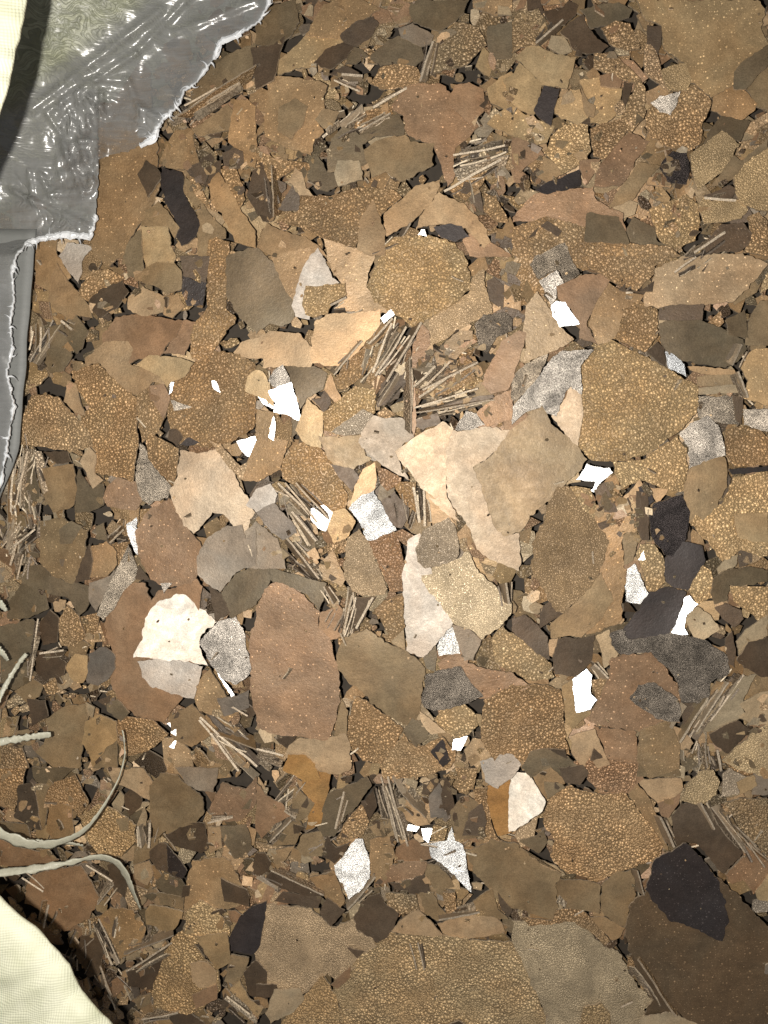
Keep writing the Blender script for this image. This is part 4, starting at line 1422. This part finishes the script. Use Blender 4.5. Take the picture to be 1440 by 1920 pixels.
# ------------------------------------------------------------------ woven sack
def weave_material(name, ca, cb, rough, scale, seam=0.55):
    k = NT(name)
    uv = k.n('UVMap')
    bs = k.n('BsdfPrincipled')
    wn = k.noise(uv.outputs[0], 1.6, 2)
    wv = k.n('VectorMath', operation='MULTIPLY_ADD')
    k.l(wn.outputs['Color'], wv.inputs[0]); wv.inputs[1].default_value = (1.1, 1.1, 0); k.l(uv.outputs[0], wv.inputs[2])
    br = k.n('TexBrick')
    k.l(wv.outputs[0], br.inputs['Vector'])
    br.inputs['Scale'].default_value = scale
    br.inputs['Mortar Size'].default_value = 0.045
    br.inputs['Mortar Smooth'].default_value = 0.6
    br.inputs['Brick Width'].default_value = 1.7
    br.inputs['Row Height'].default_value = 0.30
    br.inputs['Color1'].default_value = (*ca, 1)
    br.inputs['Color2'].default_value = (*cb, 1)
    br.inputs['Mortar'].default_value = (*[c * seam for c in ca], 1)
    cl = k.noise(uv.outputs[0], 9.0, 4).outputs['Fac']
    k.l(k.mul(br.outputs['Color'], k.ramp(cl, 0.3, 0.7, 0.8, 1.15)), bs.inputs['Base Color'])
    bs.inputs['Roughness'].default_value = rough
    bp = k.n('Bump'); bp.inputs['Strength'].default_value = 0.5; bp.inputs['Distance'].default_value = 0.0006
    inv = k.math('SUBTRACT', 1.0, br.outputs['Fac'])
    k.l(k.math('ADD', inv, k.math('MULTIPLY', cl, 2.0)), bp.inputs['Height']); k.l(bp.outputs[0], bs.inputs['Normal'])
    k.l(bs.outputs[0], k.out.inputs[0])
    return k.m

M_WALL = weave_material('woven_inside', (0.36, 0.37, 0.26), (0.20, 0.21, 0.14), 0.4, 7)
k = NT('woven_cream')
uv = k.n('UVMap')
bs = k.n('BsdfPrincipled'); k.l(bs.outputs[0], k.out.inputs[0])
bl = k.n('TexVoronoi', i_Scale=3.2); bl.feature = 'SMOOTH_F1'; k.l(uv.outputs[0], bl.inputs['Vector'])
bln = k.noise(uv.outputs[0], 7, 3).outputs['Fac']
sx = k.n('SeparateXYZ'); k.l(uv.outputs[0], sx.inputs[0])
wx = k.math('SINE', k.math('MULTIPLY', k.math('ADD', sx.outputs[0], sx.outputs[1]), 220))
wy = k.math('SINE', k.math('MULTIPLY', k.math('SUBTRACT', sx.outputs[0], sx.outputs[1]), 220))
wv_ = k.math('MULTIPLY', wx, wy)
fac = k.math('ADD', k.math('MULTIPLY', bln, 0.8), k.math('MULTIPLY', bl.outputs['Distance'], 0.5))
mx = k.n('MixRGB'); k.l(k.ramp(fac, 0.3, 0.8, 0, 1), mx.inputs[0]); mx.inputs[1].default_value = (0.50, 0.51, 0.35, 1); mx.inputs[2].default_value = (0.68, 0.68, 0.53, 1)
k.l(mx.outputs[0], bs.inputs['Base Color']); bs.inputs['Roughness'].default_value = 0.65
bp = k.n('Bump'); bp.inputs['Strength'].default_value = 0.35; bp.inputs['Distance'].default_value = 0.0003
k.l(wv_, bp.inputs['Height']); k.l(bp.outputs[0], bs.inputs['Normal'])
M_FLAP = k.m

def sheet(name, rows, mat, parent=None, thick=0.0, uvscale=10.0, smooth=True, closed=False, **props):
    """rows: list of equal-length lists of points -> one grid sheet (with real thickness when asked)."""
    V = [p for r in rows for p in r]
    nc = len(rows[0])
    F = []
    for i in range(len(rows) - 1):
        for j in range(nc - 1):
            a = i * nc + j
            F.append((a, a + 1, a + nc + 1, a + nc))
    nv = len(V)
    if thick:
        me0 = bpy.data.meshes.new('t')
        me0.from_pydata([tuple(p) for p in V], [], F)
        me0.update()
        nrm = [v.normal.copy() for v in me0.vertices]
        V2 = [Vector(p) - n_ * thick for p, n_ in zip(V, nrm)]
        V = V + V2
        F2 = [tuple(x + nv for x in reversed(f)) for f in F]
        nr = len(rows)
        rim = [(j, j + 1) for j in range(nc - 1)] + [((nr - 1) * nc + j + 1, (nr - 1) * nc + j) for j in range(nc - 1)]
        rim += [((i + 1) * nc, i * nc) for i in range(nr - 1)] + [(i * nc + nc - 1, (i + 1) * nc + nc - 1) for i in range(nr - 1)]
        F = F + F2 + [(b, a, a + nv, b + nv) for a, b in rim]
        bpy.data.meshes.remove(me0)
    me = bpy.data.meshes.new(name)
    me.from_pydata([tuple(p) for p in V], [], F)
    me.materials.append(mat)
    uvl = me.uv_layers.new(name='UVMap')
    for lp in me.loops:
        i = lp.vertex_index % nv
        uvl.data[lp.index].uv = (V[i][0] * uvscale, V[i][1] * uvscale)
    if smooth:
        nb = (len(rows) - 1) * (nc - 1) * (2 if thick else 1)
        me.polygons.foreach_set('use_smooth', [i < nb for i in range(len(me.polygons))])
    me.update()
    return link(name, me, parent, **props)

def lerp_line(pts, t):
    """point at fraction t of a polyline"""
    d = [0.0]
    for a, b in zip(pts, pts[1:]):
        d.append(d[-1] + math.hypot(b[0] - a[0], b[1] - a[1]))
    q = t * d[-1]
    for i in range(len(pts) - 1):
        if q <= d[i + 1] or i == len(pts) - 2:
            u = (q - d[i]) / max(1e-9, d[i + 1] - d[i])
            return (pts[i][0] + (pts[i + 1][0] - pts[i][0]) * u, pts[i][1] + (pts[i + 1][1] - pts[i][1]) * u)

TORN = [(540, -140), (520, -60), (503, 8), (486, 40), (452, 62), (412, 80), (406, 102), (384, 132), (370, 152), (344, 172),
        (336, 196), (318, 212), (300, 230), (286, 262), (262, 274), (240, 284), (214, 288), (186, 300), (184, 350), (180, 410), (168, 444), (120, 440),
        (76, 448), (50, 456), (30, 480), (22, 512), (26, 560), (18, 610), (24, 650), (12, 700), (26, 760), (14, 830), (6, 880), (-10, 960), (-40, 1100)]
def dist_in(px, py):
    """signed distance (photo pixels) from the torn edge, positive towards the upper left"""
    best, sgn = 1e9, 1
    for a, b in zip(TORN, TORN[1:]):
        dx, dy = b[0] - a[0], b[1] - a[1]
        L2 = dx * dx + dy * dy
        t = max(0, min(1, ((px - a[0]) * dx + (py - a[1]) * dy) / L2))
        qx, qy = a[0] + dx * t, a[1] + dy * t
        d = math.hypot(px - qx, py - qy)
        if d < best - 1e-6:
            best = d
            sgn = 1 if dx * (py - qy) - dy * (px - qx) > 0 else -1
    return best * sgn

def wall_z(px, py):
    # the sack side climbs away from the pile towards the upper left
    d = (430 - px) * 0.62 + (330 - py) * 0.62
    d2 = (60 - px) * 1.0
    m = dist_in(px, py) - 26
    return -0.008 + m * PX * 0.42 if m > 0 else -0.008 + m * PX * 1.6

sack = thing('woven_sack', at(-40, 700, 0.0), 'cream woven plastic sack whose folded mouth shows at two corners of the picture', 'sack')
inv_s = Vector(sack.location)
def rel(p):
    return p - inv_s
rows = []
for iy in range(0, 60):
    py = -260 + iy * 28
    row = []
    for ix in range(0, 32):
        px = -420 + ix * 30
        z = wall_z(px, py) + noise.noise(Vector((px / 90, py / 90, 3))) * 0.004
        row.append(rel(at(px, py, z)))
    rows.append(row)
sheet('side_wall', rows, M_WALL, sack, thick=0.0009, uvscale=30)

def flap(name, edge, outward, z_edge, rows_n, step, drop, mat, zvar):
    """folded-over sack mouth: starts at a rolled edge high above the pile and falls away outside the picture"""
    R_ = []
    N_ = 46
    dz = PX
    for k_ in range(-9, rows_n):
        row = []
        for j in range(N_ + 1):
            x, y = lerp_line(edge, j / N_)
            x += noise.noise(Vector((j * 0.4, 2, z_edge * 100))) * 2.5
            y += noise.noise(Vector((j * 0.4, 9, z_edge * 100))) * 2.5
            base = at(x, y, z_edge + zvar * (j / N_) + noise.noise(Vector((j * 0.17, 0, 1))) * 0.003)
            o2 = Vector((outward[0], -outward[1], 0)).normalized()
            if k_ < -3:     # the side of the sack below its mouth, bulging outward down to the pile
                u = (-3 - k_) / 6
                q = base + o2 * (0.004 + 0.17 * u ** 0.6) + Vector((0, 0, -0.006 - (base.z + 0.006) * u))
            elif k_ < 0:      # rolled under
                a = (-k_) / 3 * math.pi * 0.8
                q = base + o2 * (0.0012 - 0.0012 * math.cos(a)) + Vector((0, 0, -0.0012 * math.sin(a) - 0.0006 * (-k_)))
            else:
                u = k_ * step
                wr = noise.noise(Vector((q_[0] * 30, q_[1] * 30, 5))) if False else noise.noise(Vector((j * 0.22, k_ * 0.5, 5)))
                wr2 = noise.noise(Vector((j * 0.7, k_ * 1.4, 8)))
                q = base + o2 * u + Vector((0, 0, 0.003 * math.sin(min(1, u / 0.03) * math.pi / 2) - drop * u * u / 0.1 + (0.5 - abs(wr)) * 0.006 * min(1, u / 0.02) - abs(wr2) * 0.0016))
            row.append(rel(q))
        R_.append(row)
    return sheet(name, R_, mat, sack, thick=0.001, uvscale=12)
q_ = (0, 0)
flap('mouth_flap', [(-60, 1640), (0, 1690), (32, 1722), (66, 1745), (98, 1782), (126, 1815), (146, 1858), (176, 1895), (206, 1926), (250, 2010)],
     (-0.80, 0.60), 0.120, 16, 0.009, 0.22, M_FLAP, 0.0)
flap('mouth_flap', [(52, -80), (44, 0), (36, 40), (30, 72), (22, 92), (16, 130), (6, 170), (-8, 215), (-26, 270), (-70, 360)],
     (-1.0, -0.1), 0.148, 14, 0.009, 0.22, M_FLAP, 0.0)

# ------------------------------------------------------------------ clear plastic liner, torn along its edge
def film_material(name, dens_lo, dens_hi, col, rough):
    k = NT(name)
    uv = k.n('UVMap')
    at_ = k.n('Attribute', attribute_name='milk_glare')
    bs = k.n('BsdfPrincipled')
    bs.inputs['Base Color'].default_value = (*col, 1)
    bs.inputs['Roughness'].default_value = rough
    bs.inputs['Specular IOR Level'].default_value = 1.0
    bs.inputs['IOR'].default_value = 1.6
    tr = k.n('BsdfTransparent')
    mix = k.n('MixShader')
    streak_map = k.n('Mapping'); k.l(uv.outputs[0], streak_map.inputs[0])
    streak_map.inputs['Rotation'].default_value = (0, 0, math.radians(-38))
    streak_map.inputs['Scale'].default_value = (1.2, 7, 1)
    n1 = k.noise(streak_map.outputs[0], 2.2, 2, 0.5, 0.6).outputs['Fac']
    n2 = k.noise(uv.outputs[0], 4.0, 2, 0.5, 1.0).outputs['Fac']
    base = k.ramp(k.math('ADD', k.math('MULTIPLY', n1, 0.6), k.math('MULTIPLY', n2, 0.4)), 0.32, 0.68, dens_lo, dens_hi)
    fac = k.math('ADD', base, at_.outputs['Fac'], clamp=True)
    k.l(fac, mix.inputs[0]); k.l(tr.outputs[0], mix.inputs[1]); k.l(bs.outputs[0], mix.inputs[2])
    cr = k.noise(uv.outputs[0], 5.0, 0.5, 0.4, 1.0).outputs['Fac']
    ridge_ = k.math('ABSOLUTE', k.math('SUBTRACT', cr, 0.5))
    crm = k.n('Attribute', attribute_name='crumple')
    bp = k.n('Bump'); bp.inputs['Strength'].default_value = 1.0; bp.inputs['Distance'].default_value = 0.0022
    hgt = k.math('ADD', k.math('MULTIPLY', k.math('ADD', n1, n2), 0.15), k.math('MULTIPLY', ridge_, k.math('ADD', k.math('MULTIPLY', crm.outputs['Fac'], 1.1), 0.01)))
    k.l(hgt, bp.inputs['Height']); k.l(bp.outputs[0], bs.inputs['Normal'])
    k.l(mix.outputs[0], k.out.inputs[0])
    return k.m
M_FILM = film_material('liner_film', 0.52, 0.76, (0.24, 0.242, 0.235), 0.26)
M_HEM = film_material('liner_hem', 0.8, 0.95, (0.20, 0.205, 0.195), 0.6)
for nd in M_HEM.node_tree.nodes:
    if nd.type == 'BUMP':
        nd.inputs['Strength'].default_value = 0.25
    if nd.type == 'BSDF_PRINCIPLED':
        nd.inputs['Specular IOR Level'].default_value = 0.4
k = NT('torn_plastic')
bs = k.n('BsdfPrincipled'); bs.inputs['Base Color'].default_value = (0.86, 0.88, 0.90, 1); bs.inputs['Roughness'].default_value = 0.35
k.l(bs.outputs[0], k.out.inputs[0])
M_TORN = k.m

liner = thing('plastic_liner', at(150, 300, 0.01), 'crumpled clear plastic liner with a white torn edge lying over the flakes', 'plastic liner')
lin0 = Vector(liner.location)

def ridge(px, py, a, b, h, w):
    dx, dy = b[0] - a[0], b[1] - a[1]
    L2 = dx * dx + dy * dy
    t = max(0, min(1, ((px - a[0]) * dx + (py - a[1]) * dy) / L2))
    d = math.hypot(px - a[0] - dx * t, py - a[1] - dy * t)
    return h * math.exp(-(d / w) ** 2)
FOLDS = [((95, 205), (255, 100), .0035, 5), ((255, 100), (350, 0), .0025, 5), ((60, 205), (300, 20), .003, 8), ((85, 207), (120, 260), .003, 4),
         ((120, 270), (178, 262), .003, 4), ((130, 205), (150, 262), .004, 5), ((150, 190), (176, 250), .004, 5), ((165, 180), (200, 215), .003, 4),
         ((115, 265), (150, 350), .004, 6), ((150, 268), (175, 340), .004, 6), ((20, 355), (70, 385), .003, 5), ((30, 360), (170, 425), .003, 5),
         ((55, 320), (62, 385), .0025, 4), ((75, 325), (95, 368), .0025, 4), ((95, 365), (160, 360), .003, 8), ((160, 150), (240, 150), .0025, 6),
         ((240, 150), (265, 215), .0025, 6), ((35, 480), (70, 445), .003, 6), ((330, 60), (480, 0), .0025, 8), ((130, 318), (165, 300), .003, 4),
         ((190, 170), (185, 290), .003, 5), ((262, 200), (300, 225), .003, 6), ((170, 185), (195, 175), .003, 3), ((180, 205), (200, 190), .003, 3)]
def film_z(px, py):
    z = max(wall_z(px, py), 0.0) + 0.010
    z += 0.0025 * noise.noise(Vector((px / 60, py / 60, 1))) + 0.0005 * noise.noise(Vector((px / 24, py / 24, 4)))
    for a, b, h, w in FOLDS:
        z += ridge(px, py, a, b, h, w)
    if py > 440:
        z += min(1, (py - 440) / 40) * 0.013
    if 95 < px < 200 and 160 < py < 380:      # the crumpled patch
        e = min(1, (px - 95) / 20, (200 - px) / 14, (py - 160) / 20, (380 - py) / 20)
        z += e * 0.0085 * abs(noise.noise(Vector(((px + py * 0.35) / 17, (py - px * .5) / 40, 8))))
    return z
# grid clipped by the torn outline
G = 5
gx0, gy0 = -200, -140
vid, V, F, milk_glare, crump = {}, [], [], [], []
CRUMPLED = [((150, 190), 42), ((130, 225), 40), ((150, 290), 38), ((165, 340), 32), ((60, 350), 45), ((90, 340), 36), ((110, 420), 60), ((150, 430), 40), ((265, 230), 40), ((40, 480), 30), ((195, 185), 26)]
def gv(ix, iy):
    if (ix, iy) in vid:
        return vid[ix, iy]
    px, py = gx0 + ix * G, gy0 + iy * G
    d = dist_in(px, py)
    if d < 0:         # pull back on to the torn line
        g_ = 1.0
        ddx, ddy = dist_in(px + 2, py) - d, dist_in(px, py + 2) - d
        m = math.hypot(ddx, ddy) or 1
        px -= ddx / m * d
        py -= ddy / m * d
        px += noise.noise(Vector((px * 0.3, py * 0.3, 0))) * 4
        py += noise.noise(Vector((px * 0.3, py * 0.3, 5))) * 4
    vid[ix, iy] = len(V)
    V.append(at(px, py, film_z(px, py)) - lin0)
    near = max(0, 1 - max(d, 0) / 9.0)
    band = 0.0
    if 180 < px < 285 and 230 < py < 310:
        near, band = near * 0.15, -0.35 * min(1, (py - 230) / 50)
    if 255 < px < 310 and 200 < py < 260:
        band = 0.25
    if 108 < px < 182 and 165 < py < 375:
        band = 0.15  # denser film paints in the broad white highlights of the crumple
    q1 = (235 - (px * 0.80 + py)) / 40.0      # above the fold the weave lies almost bare
    if q1 > 0:
        band = -0.62 * min(1, q1)
    if 20 < px < 182 and 300 < py < 450:
        band = 0.12
    milk_glare.append(near * 0.4 + band)
    crump.append(max(math.exp(-((px - a) ** 2 + (py - b) ** 2) / (r * r)) for (a, b), r in CRUMPLED))
    return vid[ix, iy]
for iy in range(0, 246):
    for ix in range(0, 149):
        px, py = gx0 + ix * G, gy0 + iy * G
        if dist_in(px + G / 2, py + G / 2) > -1:
            F.append((gv(ix, iy), gv(ix, iy + 1), gv(ix + 1, iy + 1), gv(ix + 1, iy)))
me = bpy.data.meshes.new('film')
me.from_pydata([tuple(p) for p in V], [], F)
me.materials.append(M_FILM)
me.polygons.foreach_set('use_smooth', [True] * len(me.polygons))
ma = me.attributes.new('milk_glare', 'FLOAT', 'POINT')
ma.data.foreach_set('value', milk_glare)
mc = me.attributes.new('crumple', 'FLOAT', 'POINT')
mc.data.foreach_set('value', crump)
uvl = me.uv_layers.new(name='UVMap')
for lp in me.loops:
    p = V[lp.vertex_index]
    uvl.data[lp.index].uv = (p.x * 30, p.y * 30)
link('film', me, liner)

# the straight folded hem beside the pile
R_ = []
for j in range(41):
    t = j / 40
    py = 430 + t * 640
    xr = 66 - (py - 450) * 0.075 - max(0, py - 840) * 0.30 + noise.noise(Vector((py / 60, 0, 0))) * 4
    row = []
    for i in range(9):
        u = i / 8
        px = -90 + (xr + 90) * u
        z = 0.0125 + 0.004 * (1 - u) + 0.0008 * noise.noise(Vector((py / 90, u * 2, 0)))
        row.append(at(px, py, z) - lin0)
    R_.append(row)
hem = sheet('folded_hem', R_, M_HEM, liner, thick=0.0006, uvscale=30)

# white stretched lip and tatters along the tear
rng = random.Random(9)
lipV, lipF = [], []
def lip_seg(pts, widths, z_off):
    b = len(lipV)
    for i, (x, y) in enumerate(pts):
        a = pts[max(0, i - 1)]; c = pts[min(len(pts) - 1, i + 1)]
        dx, dy = c[0] - a[0], c[1] - a[1]
        m = math.hypot(dx, dy) or 1
        nx, ny = -dy / m, dx / m
        w = widths[i]
        zz = film_z(x, y) + z_off
        for s_, dz in ((-1, -0.0004), (-0.3, 0.0009), (0.4, 0.0006), (1, -0.0006)):
            lipV.append(at(x + nx * w * s_, y + ny * w * s_, zz + dz) - lin0)
    for i in range(len(pts) - 1):
        for q in range(3):
            a = b + i * 4 + q
            lipF.append((a, a + 1, a + 5, a + 4))
t = 0.0
N_ = 520
pts, ws = [], []
for i in range(N_):
    x, y = lerp_line(TORN, i / (N_ - 1))
    hidden = (182 < x < 262 and 268 < y < 306) or (x > 176 and 300 < y < 400)
    wgt = max(0.0, noise.noise(Vector((i * 0.11, 0, 3))) * 3.2 + 1.3) + (2.5 if (400 < x < 452 and y < 110) or (255 < x < 300 and 205 < y < 280) or (40 < x < 180 and 425 < y < 460) else 0)
    x += noise.noise(Vector((i * 0.5, 1, 0))) * 3.5
    y += noise.noise(Vector((i * 0.5, 8, 0))) * 3.5
    if hidden:
        if len(pts) > 2:
            lip_seg(pts, ws, 0.0006)
        pts, ws = [], []
        continue
    pts.append((x, y)); ws.append(0.9 + wgt * 1.25)
if len(pts) > 2:
    lip_seg(pts, ws, 0.0006)
for i in range(150):      # tatters
    t = rng.random() ** 0.8
    x, y = lerp_line(TORN, t)
    if (182 < x < 258 and 268 < y < 306) or (x > 176 and 300 < y < 400):
        continue
    a = rng.uniform(0, 6.28)
    L = rng.uniform(6, 20)
    if y > 470 and rng.random() < 0.6:
        continue
    bend = rng.uniform(-1.3, 1.3)
    P, W_ = [], []
    for q in range(6):
        u = q / 5
        P.append((x + math.cos(a + bend * u) * L * u, y + math.sin(a + bend * u) * L * u))
        W_.append(rng.uniform(1.6, 3.2) * (1 - u) + 0.35)
    lip_seg(P, W_, rng.uniform(0.0, 0.002))
me = bpy.data.meshes.new('torn_lip')
me.from_pydata([tuple(p) for p in lipV], [], lipF)
me.materials.append(M_TORN)
link('torn_lip', me, liner, label='white stretched and tattered torn lip')

# ------------------------------------------------------------------ frayed plastic ribbons of the sack weave
k = NT('frayed_tape')
tc = k.n('TexCoord')
bs = k.n('BsdfPrincipled')
n1 = k.noise(tc.outputs['Object'], 350, 4).outputs['Fac']
mx = k.n('MixRGB'); k.l(n1, mx.inputs[0]); mx.inputs[1].default_value = (0.34, 0.33, 0.25, 1); mx.inputs[2].default_value = (0.60, 0.58, 0.46, 1)
k.l(mx.outputs[0], bs.inputs['Base Color']); bs.inputs['Roughness'].default_value = 0.4
bp = k.n('Bump'); bp.inputs['Strength'].default_value = 0.4; bp.inputs['Distance'].default_value = 0.0008; k.l(n1, bp.inputs['Height']); k.l(bp.outputs[0], bs.inputs['Normal'])
k.l(bs.outputs[0], k.out.inputs[0])
M_TAPE = k.m

def ribbon(pts, widths, zs, label, twist=0.0):
    cx, cy = pts[len(pts) // 2]
    org = at(cx, cy, zs[len(zs) // 2])
    N_ = 90
    rows = []
    ws = [(i, w) for i, w in enumerate(widths)]
    for i in range(N_ + 1):
        t = i / N_
        x, y = lerp_line(pts, t)
        # soften the corners
        x1, y1 = lerp_line(pts, max(0, t - 0.05)); x2, y2 = lerp_line(pts, min(1, t + 0.05))
        x, y = (x + x1 + x2) / 3, (y + y1 + y2) / 3
        dx, dy = x2 - x1, y2 - y1
        m = math.hypot(dx, dy) or 1
        nx, ny = -dy / m, dx / m
        u = t * (len(widths) - 1)
        a = int(min(u, len(widths) - 2)); fr = u - a
        w = widths[a] * (1 - fr) + widths[a + 1] * fr
        z = zs[a] * (1 - fr) + zs[a + 1] * fr
        w *= 0.88 + 0.45 * noise.noise(Vector((i * 0.23, cx, 0)))
        row = []
        tw = twist * math.sin(t * 5 + cx)
        for q in range(7):
            s_ = q / 3 - 1
            rg = rng.uniform(-0.7, 0.7) if abs(s_) > 0.9 else 0
            cr_ = 0.0004 * noise.noise(Vector((i * 0.5, q * 0.9, cx)))
            row.append(at(x + nx * (w * s_ / 2 + rg), y + ny * (w * s_ / 2 + rg), z + 0.0005 * (1 - s_ * s_) + cr_ + s_ * tw * 0.0025) - org)
        rows.append(row)
    o = sheet('frayed_ribbon', rows, M_TAPE, None, thick=0.00035, label=label, category='plastic ribbon', group='frayed ribbons hanging off the sack')
    o.location = org
ribbon([(-60, 1648), (0, 1636), (60, 1630), (130, 1618), (175, 1606), (208, 1608), (232, 1628), (244, 1662), (254, 1685), (266, 1712)],
       [18, 18, 17, 16, 13, 10, 12, 13, 9, 2], [0.045, 0.04, 0.037, 0.034, 0.03, 0.026, 0.023, 0.02, 0.018, 0.016], 'pale ribbon that runs level and then bends down to a frayed end', 0.6)
ribbon([(-60, 1540), (0, 1562), (30, 1578), (75, 1588), (120, 1578), (150, 1566), (172, 1545), (192, 1515), (215, 1478), (232, 1436), (236, 1395), (226, 1362)],
       [24, 22, 22, 20, 15, 12, 9, 6, 4.5, 3.5, 3, 2], [0.045, 0.04, 0.036, 0.034, 0.032, 0.03, 0.028, 0.026, 0.024, 0.022, 0.02, 0.018], 'curled ribbon narrowing to a long thread that sweeps upward', 0.4)
ribbon([(-60, 1404), (0, 1391), (50, 1383), (98, 1377)], [17, 16, 14, 13], [0.04, 0.034, 0.03, 0.026], 'short straight pale ribbon with a blunt end', 0.2)
ribbon([(-30, 1352), (-4, 1312), (20, 1268), (38, 1240), (51, 1224)], [12, 12, 11, 9, 9], [0.04, 0.034, 0.03, 0.026, 0.024], 'slanting grey ribbon pointing up beside the black chips', 0.3)
ribbon([(-40, 1196), (-10, 1212), (6, 1226), (15, 1240)], [22, 20, 14, 6], [0.035, 0.03, 0.026, 0.024], 'shiny ribbon tip just above the slanting grey ribbon', 0.3)
ribbon([(-40, 1112), (-14, 1124), (2, 1134), (13, 1146)], [24, 24, 17, 7], [0.035, 0.03, 0.026, 0.024], 'highest shiny ribbon tip at the border', 0.3)
ribbon([(20, 1570), (70, 1578), (120, 1580), (158, 1586)], [4, 9, 8, 5], [0.03, 0.028, 0.024, 0.02], 'thin split strip alongside the curled ribbon', 0.3)
